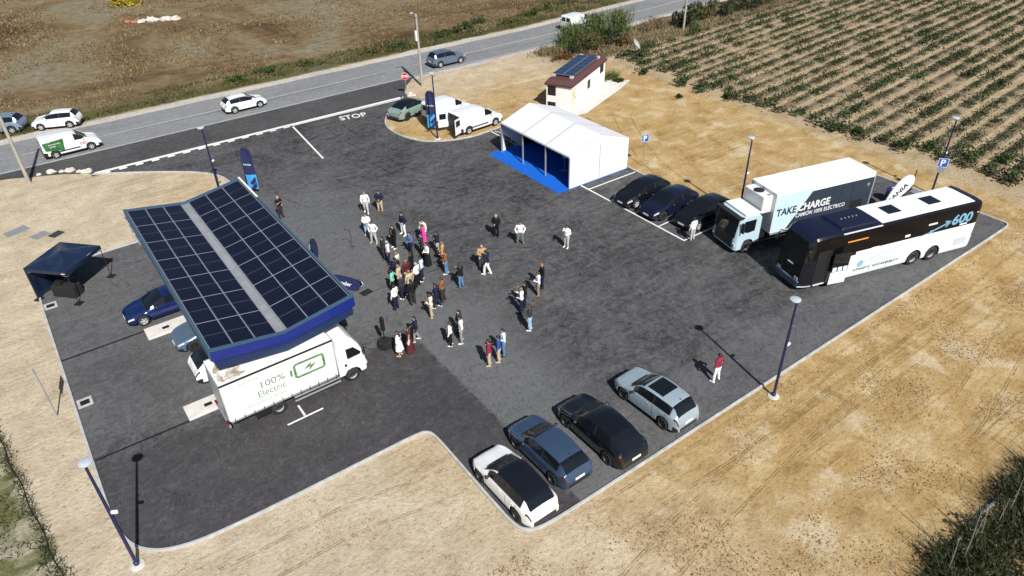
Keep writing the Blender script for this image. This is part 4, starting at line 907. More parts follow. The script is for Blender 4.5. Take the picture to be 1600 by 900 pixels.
for i in range(6):
    for j in range(2):
        o = link('roof_solar_panel', me2, rf); o.location = (1.55+1.10*i, .16+1.12*(j+.5), HB+.70-.02*i*0); o.rotation_euler = (0, R(-3), 0); o.rotation_euler = (0, 0, R(90)); o.scale = (.86, 1.04, 1)
for x, y in ((1.0, .35), (1.0, 2.2), (7.9, .35), (7.9, 2.2)): MB().box((x-.16, y-.16, HB+.46), (x+.16, y+.16, HB+.66)).build('ballast_block', 'concrete', rf)
for y in (.4, 2.15): MB().box((.95, y-.03, HB+.56), (8.0, y+.03, HB+.66)).build('mounting_rail', 'aluminium', rf)
def louvre(x, y, w, h, z, face):
    if face == 'x': f_ = MB().box((-.015, y, z), (.02, y+w, z+h)).build('window', 'window_dark', T); [MB().box((-.035, y+.02, z+h*k/6+.02), (-.012, y+w-.02, z+h*k/6+.05)).build('louvre_slat', 'black_trim', f_) for k in range(6)]
    else: f_ = MB().box((x, -.015, z), (x+w, .02, z+h)).build('window', 'window_dark', T); [MB().box((x+.02, -.035, z+h*k/6+.02), (x+w-.02, -.012, z+h*k/6+.05)).build('louvre_slat', 'black_trim', f_) for k in range(6)]
louvre(0, 1.55, .85, .95, 1.35, 'x'); louvre(0, 1.55, .85, .60, .10, 'x'); louvre(4.3, 0, .75, .85, .85, 'y'); louvre(7.7, 0, 1.0, .9, 1.40, 'y')
mat('door_beige', (.62, .60, .52), .6, var=.05)
dr = MB().box((.15, -.03, .05), (1.25, .01, 2.1)).build('door', 'door_beige', T); MB().box((.50, -.045, 1.35), (.75, -.032, 1.6)).build('warning_sign', mat('warn_yellow', (.6, .45, .03), .5), dr); MB().box((1.1, -.07, 1.0), (1.16, -.03, 1.12)).build('handle', 'black_trim', dr)
MB().box((-.02, .35, .05), (.0, 1.4, 2.15)).build('panel_door', 'wall_white', T)
MB().box((7.25, -.012, .05), (7.30, .01, 2.4)).build('wall_joint', 'steel_grey', T)
struct(link('concrete_apron', fill_mesh('concrete_apron', [(42.6, 49.3), (44.2, 49.2), (47.5, 50.6), (51.0, 52.0), (54.2, 53.6), (52.2, 55.0), (44, 51.2), (42.6, 51.6)], .012, 'slab_concrete')))

# ------------------------------------------------------------------ posts, poles, signs
def lamp_post(x, y, lab, h=5.75, box_z=3.2, turn=0, head=.255):
    T = thing('lamp_post', lab, 'lamp post', (x, y, 0), R(turn), 'navy lamp posts round the car park')
    m_ = MB(); m_.lathe([(.30, 0), (.28, .05), (.20, .07)], (0, 0, 0), 14); m_.build('footing', 'concrete', T, 40)
    m_ = MB(); m_.lathe([(.11, .06), (.11, .22), (.072, .25), (.068, 2.6), (.050, h)], (0, 0, 0), 12); m_.build('pole', 'navy_paint', T, 40)
    m_ = MB(); m_.lathe([(.06, h), (.03, h+.08), (.10, h+.10), (head*.95, h+.12), (head, h+.15), (head*.98, h+.18), (head*.6, h+.215), (0.01, h+.22)], (0, .10, 0), 22); m_.build('lamp_head', 'lamp_shell', T, 40)
    m_ = MB(); m_.box((.05, -.05, box_z), (.30, .05, box_z+.13)); bev(m_.build('camera_box', 'white_paint', T), .02)
lamp_post(25.72, 13.86, 'navy lamp post by the long kerb beside the person in burgundy'); lamp_post(-2.42, 23.1, 'navy lamp post at the rounded front left corner of the car park', turn=-30)
lamp_post(39.3, 27.1, 'navy lamp post standing behind the box truck'); lamp_post(53.05, 20.42, 'navy lamp post with blue parking sign behind the coach')
lamp_post(10.4, 53.0, 'navy lamp post behind the far end of the solar canopy', turn=30); lamp_post(29.7, 52.9, 'navy lamp post at the tip of the sandy island')
def p_sign(x, y, lab, h, size, rz, post=True, sub=False, z0=0):
    T = thing('parking_sign', lab, 'sign', (x, y, z0), R(rz), 'blue parking signs')
    if post: MB().tube([(0, .03, 0), (0, .03, h)], .03, 8).build('post', 'steel_grey', T)
    else: MB().box((-.09, .01, h-size*.6), (.09, .06, h-size*.5)).build('bracket', 'steel_grey', T)
    s = size/2; pl = bev(MB().slab([(x_, -.005, h-s+z_) for x_, z_ in rrect(size, size, .05)], (0, -1, 0), .012).build('plate', 'sign_blue', T), .004)
    k = rrect(size*.94, size*.94, .04); i_ = rrect(size*.86, size*.86, .03); n = len(k)
    MB().add([(a, -.019, h-s+b) for a, b in k]+[(a, -.019, h-s+b) for a, b in i_], [(j, (j+1) % n, n+(j+1) % n, n+j) for j in range(n)]).build('border', 'print_white', T, fix=False)
    lettering(T, 'P', (0, -.020, h-s), (1, 0, 0), (0, 0, 1), size*.95, 'print_white', bold=.012, center=True)
    if sub: MB().slab([(-s*.6, -.005, h-size-.42), (s*.6, -.005, h-size-.42), (s*.6, -.005, h-size-.03), (-s*.6, -.005, h-size-.03)], (0, -1, 0), .012).build('sub_plate', 'steel_grey', T)
p_sign(39.85, 37.3, 'blue parking sign on a thin post beside the white tent', 2.75, .62, 0-35+8)
p_sign(52.98, 20.30, 'blue parking sign with grey plate fixed to the lamp post behind the coach', 2.95, .72, -50, post=False, sub=True)
p_sign(43.0, 53.35, 'blue parking sign standing before the transformer house wall', 1.35, .6, -60)
T = thing('stop_sign', 'red octagonal stop sign at the junction by the utility pole', 'sign', (33.1, 64.6, 0), R(-38))
MB().tube([(0, .03, 0), (0, .03, 2.3)], .03, 8).build('post', 'steel_grey', T)
oc = [(.36*math.cos(R(22.5+45*k)), .36*math.sin(R(22.5+45*k))) for k in range(8)]
MB().slab([(a*1.08, 0, 2.05+b*1.08) for a, b in oc], (0, -1, 0), .008).build('rim', 'print_white', T); MB().slab([(a, -.012, 2.05+b) for a, b in oc], (0, -1, 0), .008).build('plate', 'sign_red', T)
lettering(T, 'STOP', (0, -.026, 2.05), (1, 0, 0), (0, 0, 1), .3, 'print_white', bold=.01, width=.58, center=True)
T = thing('sign_post', 'thin post with a sign seen edge on beside the left kerb', 'sign', (-3.66, 34.57, 0), R(5))
MB().tube([(0, 0, 0), (0, 0, 3.0)], .035, 8).build('post', 'steel_grey', T); MB().box((-.02, -.32, 1.95), (.02, .32, 3.0)).build('plate', 'aluminium', T)
tag(MB().tube([(52.3, 21.6, 0), (52.3, 21.6, 1.75)], .05, 8).build('marker_post', mat('rust_brown', (.11, .055, .035), .8)), 'short rusty marker post beside the lamp post behind the coach', 'post')
def util_pole(x, y, h, lab, parts=True):
    T = thing('utility_pole', lab, 'utility pole', (x, y, 0), 0, 'utility poles along the road')
    m_ = MB(); m_.lathe([(.16, -.1), (.15, .5), (.11, h)], (0, 0, 0), 10); m_.build('pole', 'wood_pole', T, 40)
    MB().box((-.12, -.12, h-.35), (.12, -.04, h-.2)).build('clamp', 'steel_grey', T)
    if parts:
        MB().box((-.30, -.12, h-2.6), (-.13, .12, h-1.6)).build('junction_box', 'white_paint', T); MB().tube([(-.15, 0, h-3.4), (-.15, 0, h-.3)], .03, 6).build('conduit', 'black_plastic', T)
        m_ = MB(); m_.tube([(0, 0, h-.2), (-.25, -.05, h+.15), (-.40, -.08, h+.18)], .025, 6); m_.build('lamp_arm', 'steel_grey', T); m_ = MB(); m_.ball((-.52, -.1, h+.18), (.2, .1, .07)); m_.build('lamp_head', 'lamp_shell', T, 60)
util_pole(35.86, 66.17, 7.4, 'pale utility pole at the junction behind the stop sign'); util_pole(-1.18, 66.25, 7.4, 'pale utility pole at the left edge by the road verge', False); util_pole(73.2, 63.6, 7.6, 'grey utility pole among the reeds at the top', False)
def wire(a, b, sag, lab):
    a, b = Vector(a), Vector(b); pts = []
    for k in range(25):
        t_ = k/24; p = a.lerp(b, t_); p.z -= sag*4*t_*(1-t_); pts.append(p)
    tag(MB().tube(pts, .022, 5).build('overhead_wire', 'black_plastic'), lab, 'wire')
wire((-1.18, 66.25, 7.2), (35.7, 66.12, 7.1), .7, 'black overhead wire across the dry field left of the junction pole'); wire((35.95, 66.15, 7.1), (73.2, 63.6, 7.3), .6, 'black overhead wire right of the junction pole')
wire((-1.3, 66.25, 7.1), (-45, 64.5, 7.2), .7, 'short piece of overhead wire left of the left utility pole')

# ------------------------------------------------------------------ flags and banners
mat('banner_navy', (.012, .016, .075), .7, var=.1); mat('banner_sky', (.05, .32, .70), .7, var=.1)
def feather(x, y, lab, h=3.7, rz=0, w=.85):
    T = thing('feather_flag', lab, 'flag', (x, y, 0), R(rz), 'tall navy and sky blue feather flags')
    MB().box((-.35, -.03, 0), (.35, .03, .04)).box((-.03, -.35, .0405), (.03, .35, .07)).build('base', 'black_plastic', T)
    pts = [(0, 0, .04), (0, 0, h*.75), (.05, 0, h*.93), (.22, 0, h*1.0), (w*.8, 0, h*1.01)]; MB().tube(pts, .02, 6).build('pole', 'black_plastic', T)
    def sail(z0, z1, mt, nm):
        m_ = MB(); n = 8; vs = []
        for i in range(n+1):
            z = z0+(z1-z0)*i/n; f_ = z/h; xr = w if f_ < .93 else w*(1-.25*((f_-.93)/.07)**2); xl = .02 if f_ < .8 else .02+.2*((f_-.8)/.2)**3
            for j in range(5): u = j/4; vs.append((xl+(xr-xl)*u, .05*math.sin(u*PI*1.4+z*1.7), z))
        m_.add(vs, [(i*5+j, i*5+j+1, (i+1)*5+j+1, (i+1)*5+j) for i in range(n) for j in range(4)]); o = m_.build(nm, mt, T, 60); s = o.modifiers.new('thick', 'SOLIDIFY'); s.thickness = .008; s.use_rim = False
    sail(h*.42, h*.995, 'banner_navy', 'upper_cloth'); sail(.35, h*.42, 'banner_sky', 'lower_cloth')
    lettering(T, 'zunder', (w*.12, -.085, h*.64), (1, 0, -.1), (0, 0, 1), .25, 'print_white', width=w*.75)
    for k in range(2): MB().slab([(w*.35, -.075, .9-.45*k), (w*.95, -.075, 1.45-.45*k), (w*.95, -.075, 1.05-.45*k), (w*.6, -.075, .75-.45*k)], (0, -1, 0), .004).build('printed_wedge', 'banner_navy', T)
feather(12.55, 53.0, 'navy and sky blue feather flag rising behind the far end of the canopy', 3.75, -40); feather(29.95, 55.0, 'navy and sky blue feather flag on the sandy island by the vans', 3.75, -35)
def popup(x, y, lab, rz, L_=2.2, H_=.95):
    T = thing('popup_banner', lab, 'banner', (x, y, .02), R(rz), 'oval navy pop-up banners')
    for s in (1, -1):
        ov = [(L_/2*math.copysign(abs(math.cos(2*PI*k/28))**.75, math.cos(2*PI*k/28)), H_/2*math.copysign(abs(math.sin(2*PI*k/28))**.75, math.sin(2*PI*k/28))) for k in range(28)]
        tl = R(35); pts = [(a, -s*(.30-(b+H_/2)*math.sin(tl)*.55), (b+H_/2)*math.cos(tl)) for a, b in ov]
        n_ = (Vector(pts[7])-Vector(pts[0])).cross(Vector(pts[14])-Vector(pts[0])).normalized()
        MB().slab(pts, n_, .012).build('panel', 'banner_navy', T)
    lettering(T, 'zunder', (-L_*.28, -.245, .26), (1, 0, 0), (0, .55*math.sin(R(35))/math.cos(R(35)), 1), .36, 'print_white', bold=.006, width=L_*.5)
    MB().slab([(-L_*.40, -.235, .26), (-L_*.33, -.235, .26), (-L_*.30, -.165, .55), (-L_*.37, -.165, .55)], (0, -1, 0), .006).build('logo_mark', 'banner_sky', T)
    for s in (1, -1): MB().tube([(s*L_*.5, -.05, .3), (s*L_*.56, .0, .45), (s*L_*.5, .05, .6)], .015, 5).build('hoop', 'print_white', T)
popup(12.95, 36.15, 'oval navy pop-up banner with white lettering beside the canopy corner', -59); popup(12.9, 41.3, 'oval navy pop-up banner seen edge on beside the canopy', -112)
T = thing('teardrop_flag', 'white teardrop flag with dark lettering between the box truck and the coach', 'flag', (46.0, 20.75, .02), R(-18))
td = [(0, .0), (.35, .9), (.75, 1.9), (1.15, 2.55), (1.6, 2.95), (2.05, 3.05), (2.42, 2.9), (2.6, 2.55), (2.5, 2.15), (2.1, 1.75), (1.5, 1.25), (.8, .65)]
MB().slab([(a, 0, .15+b) for a, b in smooth_poly(td, 2)], (0, -1, 0), .02).build('cloth', 'print_white', T); MB().box((-.4, -.04, 0), (.4, .04, .05)).build('base', 'black_plastic', T); MB().tube([(0, .02, .05), (.75, .03, 2.05), (1.15, .03, 2.70), (1.6, .03, 3.1), (2.05, .03, 3.2)], .02, 6).build('pole', 'aluminium', T)
lettering(T, 'SCANIA', (.62, -.03, .98), (.73, 0, .68), (-.68, 0, .73), .5, 'banner_navy', bold=.012, width=2.1)
T = thing('covered_table', 'small table under a blue cloth between coach and box truck', 'table', (49.6, 21.6, .02), R(-20))
m_ = MB(); vs = []
for i, (z, k) in enumerate(((.0, 1.12), (.35, 1.05), (.7, 1.0), (.95, .98), (1.0, .92), (1.0, 0.01))):
    for j in range(16):
        a = 2*PI*j/16; rr = .5*k*(1+(.08*math.sin(5*a) if z < .9 else 0)); vs.append((rr*math.cos(a), rr*math.sin(a), z))
m_.add(vs, [(i*16+j, i*16+(j+1) % 16, (i+1)*16+(j+1) % 16, (i+1)*16+j) for i in range(5) for j in range(16)]); m_.build('cloth', 'fascia_blue', T, 50); MB().box((-.18, -.12, 1.0), (.18, .12, 1.12)).build('box', 'print_white', T)
tag(bev(MB().box((50.7, 20.5, .02), (51.3, 21.0, .75)).build('storage_crate', 'steel_grey'), .03), 'grey storage crate beside the blue cloth table behind the coach', 'crate')

# ------------------------------------------------------------------ navy gazebo, loudspeaker, small things on the paving
T = thing('gazebo', 'navy pop-up gazebo with half-closed side at the left corner', 'gazebo', (-.83, 46.75, .02), R(-47))
a_, b_ = 1.45, 1.58; zc = 2.30
cor = [(-a_, -b_), (a_, -b_), (a_, b_), (-a_, b_)]
for k in range(4):
    p0, p1 = cor[k], cor[(k+1) % 4]; m_ = MB(); n = 6; vs = []
    for i in range(n+1):
        for j in range(n+1):
            u, v = i/n, j/n; bx, by = p0[0]+(p1[0]-p0[0])*u, p0[1]+(p1[1]-p0[1])*u
            x, y = bx*(1-v), by*(1-v); z = zc+.45*v**1.0-.20*math.sin(PI*v)*math.sin(PI*u)+.09*mnoise.noise(Vector((x*2.3, y*2.3, k)))*(1-v)*4*u*(1-u)
            vs.append((x, y, z))
    m_.add(vs, [(i*(n+1)+j, (i+1)*(n+1)+j, (i+1)*(n+1)+j+1, i*(n+1)+j+1) for i in range(n) for j in range(n)]); m_.build('roof_panel', 'gazebo_navy', T, 60)
    q0, q1 = Vector((*p0, 0)), Vector((*p1, 0)); nn = Vector((q1.y-q0.y, -(q1.x-q0.x), 0)).normalized()
    MB().slab([(p0[0], p0[1], zc-.22), (p1[0], p1[1], zc-.22), (p1[0], p1[1], zc+.01), (p0[0], p0[1], zc+.01)], nn, .01).build('valance', 'gazebo_navy', T)
    MB().tube([(p0[0]*.97, p0[1]*.97, 0), (p0[0]*.97, p0[1]*.97, zc)], .025, 6).build('leg', 'black_trim', T); bev(MB().box((p0[0]*.97-.22, p0[1]*.97-.22, 0), (p0[0]*.97+.22, p0[1]*.97+.22, .05)).build('base_weight', 'black_plastic', T), .01)
    MB().tube([(p0[0]*.96, p0[1]*.96, zc-.35), (p0[0]*.5+p1[0]*.5, p0[1]*.5+p1[1]*.5, zc-.02), (p1[0]*.96, p1[1]*.96, zc-.35)], .012, 5).build('truss_bar', 'steel_grey', T)
m_ = MB(); n = 14; vs = []
for i in range(n+1):
    u = i/n
    for z in (.05, 1.0, zc-.2): vs.append((-a_+.04*math.sin(u*18)*(1.4-z*.4), -b_+u*2*b_*.8, z))
m_.add(vs, [(i*3+j, (i+1)*3+j, (i+1)*3+j+1, i*3+j+1) for i in range(n) for j in range(2)]); m_.build('side_curtain', 'gazebo_navy', T, 60)
MB().box((a_+.012-.35, -b_-.016, zc-.14), (a_+.012-.1, -b_-.011, zc-.09)).build('maker_label', 'print_white', T)
T = thing('draped_table', 'black draped table standing in the shade of the gazebo', 'table', (-1.3, 46.2, .02), R(-47))
m_ = MB(); m_.box((-.8, -.4, 0), (.8, .4, .78), top=.95); bev(m_.build('drape', 'black_cloth', T), .05); MB().box((-.5, -.2, .78), (-.1, .2, 1.05)).build('equipment_case', 'black_plastic', T)
T = thing('loudspeaker', 'black column loudspeaker on stand with black hexagonal base by the truck', 'loudspeaker', (12.05, 29.35, .02))
m_ = MB(); m_.lathe([(.42, 0), (.42, .40), (.36, .46)], (0, 0, 0), 6); m_.build('base_cover', 'black_cloth', T); MB().tube([(0, 0, .46), (0, 0, 1.2)], .03, 8).build('pole', 'black_plastic', T); bev(MB().box((-.10, -.10, 1.15), (.10, .10, 2.0)).build('column', 'black_plastic', T), .02)
T = thing('microphone_stand', 'thin black microphone stand on the paving left of the crowd', 'stand', (15.27, 40.24, .02))
for k in range(3): MB().tube([(0, 0, .12), (.3*math.cos(2.1*k), .3*math.sin(2.1*k), .012)], .012, 5).build('foot', 'black_plastic', T)
MB().tube([(0, 0, .1), (0, 0, 1.35), (-.35, -.2, 1.65)], .014, 6).build('pole', 'black_plastic', T); m_ = MB(); m_.ball((-.38, -.21, 1.68), .045); m_.build('microphone', 'black_plastic', T)
tag(MB().tube([(10.4, 30.6, .03), (10.9, 30.3, .03), (11.3, 29.6, .03), (11.7, 29.3, .03), (11.95, 29.3, .04)], .018, 5).build('power_cable', 'black_plastic'), 'black cable running from the truck to the loudspeaker', 'cable')
tag(bev(MB().box((13.25, 34.55, .021), (13.95, 35.1, .045), rz=R(12), org=(13.6, 34.8)).build('manhole_cover', 'black_trim'), .008), 'dark square manhole cover beside the oval banner', 'manhole cover')
for (x, y, lab) in ((-2.45, 45.5, 'square kerbside drain by the gazebo'), (-2.35, 34.75, 'square kerbside drain by the left sign post')):
    T = thing('drain', lab+' with pale concrete frame', 'drain', (x, y, .02))
    o_ = MB()
    for a, b in (((-.35, -.35), (.35, -.22)), ((-.35, .22), (.35, .35)), ((-.35, -.22), (-.22, .22)), ((.22, -.22), (.35, .22))): o_.box((*a, 0), (*b, .05))
    o_.build('frame', 'kerb_concrete', T); MB().box((-.22, -.22, 0), (.22, .22, .02)).build('grate', 'black_plastic', T)
mat('mat_grey', (.20, .21, .21), .9, var=.15); mat('mat_black', (.03, .03, .032), .9, var=.15)
for (x, y, w, l, rz, mt, lab) in ((-3.0, 57.6, 1.5, .95, 20, 'mat_grey', 'pale grey mat on the sand, leftmost of three'), (-1.7, 55.85, 1.05, .85, 25, 'mat_grey', 'grey mat on the sand, middle one of three'), (-.75, 55.3, .9, .7, 32, 'mat_black', 'black mat on the sand, right one of three')):
    tag(bev(MB().box((x-w/2, y-l/2, .0), (x+w/2, y+l/2, .035), rz=R(rz), org=(x, y)).build('ground_mat', mt), .01), lab, 'mat')
# ------------------------------------------------------------------ people
SEG = 10
def limb(mb, pts, rad):
    mb.tube(pts, rad, SEG)
    for p, r_ in ((pts[0], rad[0]), (pts[-1], rad[-1])): mb.ball(p, r_, n=SEG, k=6)
    for p, r_ in zip(pts[1:-1], rad[1:-1]): mb.ball(p, r_, n=SEG, k=6)
POSES = {
 'stand': dict(arm=[((.0, .25, 1.14), (.07, .255, .90))]*2, leg=[((.015, .105, .50), (-.02, .115, .09))]*2),
 'fold':  dict(arm=[((.01, .255, 1.15), (.23, .07, 1.12)), ((.01, .255, 1.15), (.22, .05, 1.06))], leg=[((.02, .10, .50), (.0, .11, .09)), ((.015, .11, .50), (-.04, .125, .09))]),
 'phone': dict(arm=[((.0, .25, 1.14), (.20, .09, 1.08)), ((.08, .235, 1.16), (.28, .09, 1.34))], leg=[((.03, .10, .50), (.02, .11, .09)), ((.0, .11, .50), (-.05, .12, .09))]),
 'stride': dict(arm=[((-.06, .25, 1.14), (.03, .26, .90)), ((.05, .25, 1.14), (.20, .20, .96))], leg=[((.10, .10, .50), (.12, .11, .09)), ((-.03, .10, .50), (-.20, .11, .10))]),
 'pocket': dict(arm=[((-.07, .30, 1.15), (.05, .21, .95)), ((-.06, .30, 1.15), (.05, .215, .95))], leg=[((.02, .14, .50), (.0, .19, .09)), ((.01, .13, .50), (-.02, .17, .09))]),
}
PM = {}
def make_pose(name, ps):
    mb = MB()
    lev = [(.82, .085, .14, -.005), (.90, .115, .172, -.01), (.98, .112, .165, -.005), (1.08, .098, .145, .0), (1.18, .104, .150, .005), (1.28, .116, .172, .005), (1.36, .118, .186, -.005), (1.42, .100, .172, -.012), (1.465, .070, .105, -.012), (1.50, .055, .06, -.005)]
    n = 14; vs = [(cx+rx*math.cos(2*PI*j/n), ry*math.sin(2*PI*j/n), z) for z, rx, ry, cx in lev for j in range(n)]
    mb.add(vs, [(i*n+j, i*n+(j+1) % n, (i+1)*n+(j+1) % n, (i+1)*n+j) for i in range(len(lev)-1) for j in range(n)]+[tuple(range(n-1, -1, -1)), tuple(range((len(lev)-1)*n, len(lev)*n))])
    limb(mb, [(-.005, 0, 1.44), (.012, 0, 1.56)], [.058, .052])
    mb.ball((.015, 0, 1.625), (.098, .078, .112), n=14, k=10); mb.ball((.045, 0, 1.575), (.062, .056, .062), n=10, k=8)
    mb.ball((.118, 0, 1.605), (.018, .015, .024), n=6, k=5)                      # nose
    for s in (1, -1): mb.ball((.0, s*.078, 1.615), (.020, .014, .030), n=6, k=5)  # ears
    bones = [('torso', Vector((0, 0, 1.0)), Vector((0, 0, 1.42))), ('head', Vector((.015, 0, 1.56)), Vector((.015, 0, 1.68))), ('neck', Vector((0, 0, 1.47)), Vector((.01, 0, 1.53)))]
    hands = []
    for s, (el, wr) in zip((1, -1), ps['arm']):
        sh = Vector((-.01, s*.175, 1.395)); el = Vector((el[0], s*el[1], el[2])); wr = Vector((wr[0], s*wr[1], wr[2]))
        limb(mb, [sh, sh.lerp(el, .5), el], [.066, .052, .043]); limb(mb, [el, el.lerp(wr, .4), wr], [.043, .041, .028])
        d = (wr-el).normalized(); palm = wr+d*.055
        limb(mb, [wr, palm], [.027, .034]); bones += [('arm', sh, el), ('forearm', el, wr), ('hand', wr+d*.03, wr+d*.17)]; hands.append((palm, d, s))
    for s, (kn, an) in zip((1, -1), ps['leg']):
        hp = Vector((0, s*.088, .88)); kn = Vector((kn[0], s*kn[1], kn[2])); an = Vector((an[0], s*an[1], an[2]))
        limb(mb, [hp, hp.lerp(kn, .45), kn], [.096, .082, .058]); limb(mb, [kn, kn.lerp(an, .35), an], [.058, .058, .040])
        heel = Vector((an.x-.03, an.y, .045)); toe = Vector((an.x+.17, an.y+s*.025, .035))
        limb(mb, [heel, (heel+toe)/2+Vector((0, 0, .012)), toe], [.043, .044, .030]); bones += [('leg', hp, kn), ('leg', kn, an+Vector((0, 0, .04))), ('foot', heel, toe)]
    me = mb.mesh('p', 'skin_a'); ob = bpy.data.objects.new('p', me); C.objects.link(ob)
    m1 = ob.modifiers.new('r', 'REMESH'); m1.mode = 'VOXEL'; m1.voxel_size = .021
    m2 = ob.modifiers.new('s', 'SMOOTH'); m2.factor = .5; m2.iterations = 3
    dg = bpy.context.evaluated_depsgraph_get(); ev = bpy.data.meshes.new_from_object(ob.evaluated_get(dg)); bpy.data.objects.remove(ob); bpy.data.meshes.remove(me)
    nv = len(ev.vertices); co = np.empty(nv*3, np.float32); ev.vertices.foreach_get('co', co); co = co.reshape(-1, 3)
    no = np.empty(nv*3, np.float32); ev.vertices.foreach_get('normal', no); no = no.reshape(-1, 3)
    faces = [tuple(p.vertices) for p in ev.polygons]; bpy.data.meshes.remove(ev)
    fc = np.array([co[list(f)].mean(0) for f in faces]); best = np.full(len(fc), 1e9); reg = np.empty(len(fc), object)
    bias = {'torso': .10, 'head': .07, 'neck': .02, 'arm': .03, 'forearm': .02, 'hand': .0, 'leg': .05, 'foot': .02}
    for nm, a, b in bones:
        a, b = np.array(a), np.array(b); ab = b-a; t_ = np.clip(((fc-a) @ ab)/(ab @ ab), 0, 1); d = np.linalg.norm(fc-(a+t_[:, None]*ab), axis=1)-bias[nm]
        k = d < best; best[k] = d[k]; reg[k] = nm
    pelvis = (reg == 'torso') & (fc[:, 2] < .97)
    def sub(mask, off, nm, flare=None):
        idx = {}; vs = []; fs = []
        for f in [faces[i] for i in np.nonzero(mask)[0]]:
            q = []
            for v in f:
                if v not in idx: idx[v] = len(vs); p = co[v]+no[v]*off; vs.append(tuple(p))
                q.append(idx[v])
            fs.append(tuple(q))
        m_ = MB(); m_.add(vs, fs); return m_.mesh(nm, 'skin_a', 180, fix=False)
    D = {}
    bm_ = MB(); bm_.add([tuple(p) for p in co], faces)
    for palm, d, s in hands:   # five fingers, unequal and bent, thumb from the side of the palm
        side = d.cross(Vector((0, 0, 1))).normalized()
        if side.length < .1: side = Vector((0, 1, 0))
        dn = side.cross(d).normalized()
        for k, ln in enumerate((.062, .072, .068, .052)):
            b0 = palm+side*(.027-.018*k)+d*.012; b1 = b0+d*ln*.62; b2 = b1+d*ln*.34-dn*ln*.38*(1 if dn.z > 0 else -1); bm_.tube([b0, b1, b2], [.0095, .009, .007], 5)
        t0 = palm+side*.028-d*.03; bm_.tube([t0, t0+side*.022+d*.025, t0+side*.026+d*.055], [.011, .010, .008], 5)
    for s in (1, -1): bm_.ball((.102, s*.032, 1.632), (.008, .012, .007), 1, n=6, k=4)
    bm_.add([(.112, -.022, 1.563), (.112, .022, 1.563), (.108, .022, 1.556), (.108, -.022, 1.556)], [(0, 1, 2, 3)], 1)
    D['body'] = bm_.mesh('body', ['skin_a', 'eye_dark'], 180, fix=False)
    D['long'] = sub(((reg == 'torso') & (fc[:, 2] > .92)) | (reg == 'arm') | (reg == 'forearm'), .016, 'shirt')
    D['short'] = sub(((reg == 'torso') & (fc[:, 2] > .92)) | (reg == 'arm'), .016, 'shirt')
    D['jacket'] = sub(((reg == 'torso') & (fc[:, 2] > .84)) | (reg == 'arm') | (reg == 'forearm'), .030, 'jacket')
    D['trousers'] = sub((reg == 'leg') | pelvis, .018, 'trousers'); D['shoes'] = sub((reg == 'foot'), .010, 'shoes')
    D['hair'] = sub((reg == 'head') & ((fc[:, 2] > 1.672) | ((fc[:, 0] < .0) & (fc[:, 2] > 1.56)) | ((fc[:, 2] > 1.64) & (fc[:, 0] < .045))), .014, 'hair')
    m_ = MB(); m_.ball((-.045, 0, 1.60), (.085, .096, .12), n=12, k=8); m_.ball((-.085, 0, 1.44), (.055, .105, .15), n=12, k=8); m_.ball((.0, 0, 1.68), (.095, .085, .06), n=12, k=6); D['hair_long'] = m_.mesh('hair', 'skin_a', 180)
    def skirt(z0, z1, r0, r1, nm):
        m_ = MB(); k = 20; vs = []
        for i in range(8):
            u = i/7; z = z0+(z1-z0)*u; rr = r0+(r1-r0)*u
            for j in range(k): a = 2*PI*j/k; q = rr*(1+.06*u*math.sin(6*a)); vs.append((q*math.cos(a)*.85, q*math.sin(a), z))
        m_.add(vs, [(i*k+j, i*k+(j+1) % k, (i+1)*k+(j+1) % k, (i+1)*k+j) for i in range(7) for j in range(k)]); return m_.mesh(nm, 'skin_a', 180)
    D['skirt_knee'] = skirt(1.05, .48, .165, .27, 'skirt'); D['skirt_long'] = skirt(1.05, .10, .165, .30, 'skirt')
    return D
for k, v in POSES.items(): PM[k] = make_pose(k, v)
CL = dict(white=(.74, .74, .73), cream=(.66, .60, .48), grey=(.24, .24, .24), lgrey=(.44, .43, .41), navy=(.014, .018, .042), black=(.010, .010, .011), beige=(.46, .37, .26), khaki=(.30, .22, .15), denim=(.10, .20, .36), ldenim=(.30, .45, .58), pink=(.80, .05, .34), teal=(.16, .55, .42), brown=(.20, .10, .045), maroon=(.085, .018, .022), burgundy=(.22, .025, .050), royal=(.03, .07, .26), sky=(.55, .68, .78), tan=(.42, .26, .14), sage=(.13, .17, .15), charcoal=(.035, .035, .04), shirtblue=(.08, .15, .32))
for k, c_ in CL.items(): cloth(k, c_)
def dress(o, me, mt, nm, parent):
    c_ = link(nm, me, parent); c_.material_slots[0].link = 'OBJECT'; c_.material_slots[0].material = M[mt]; return c_
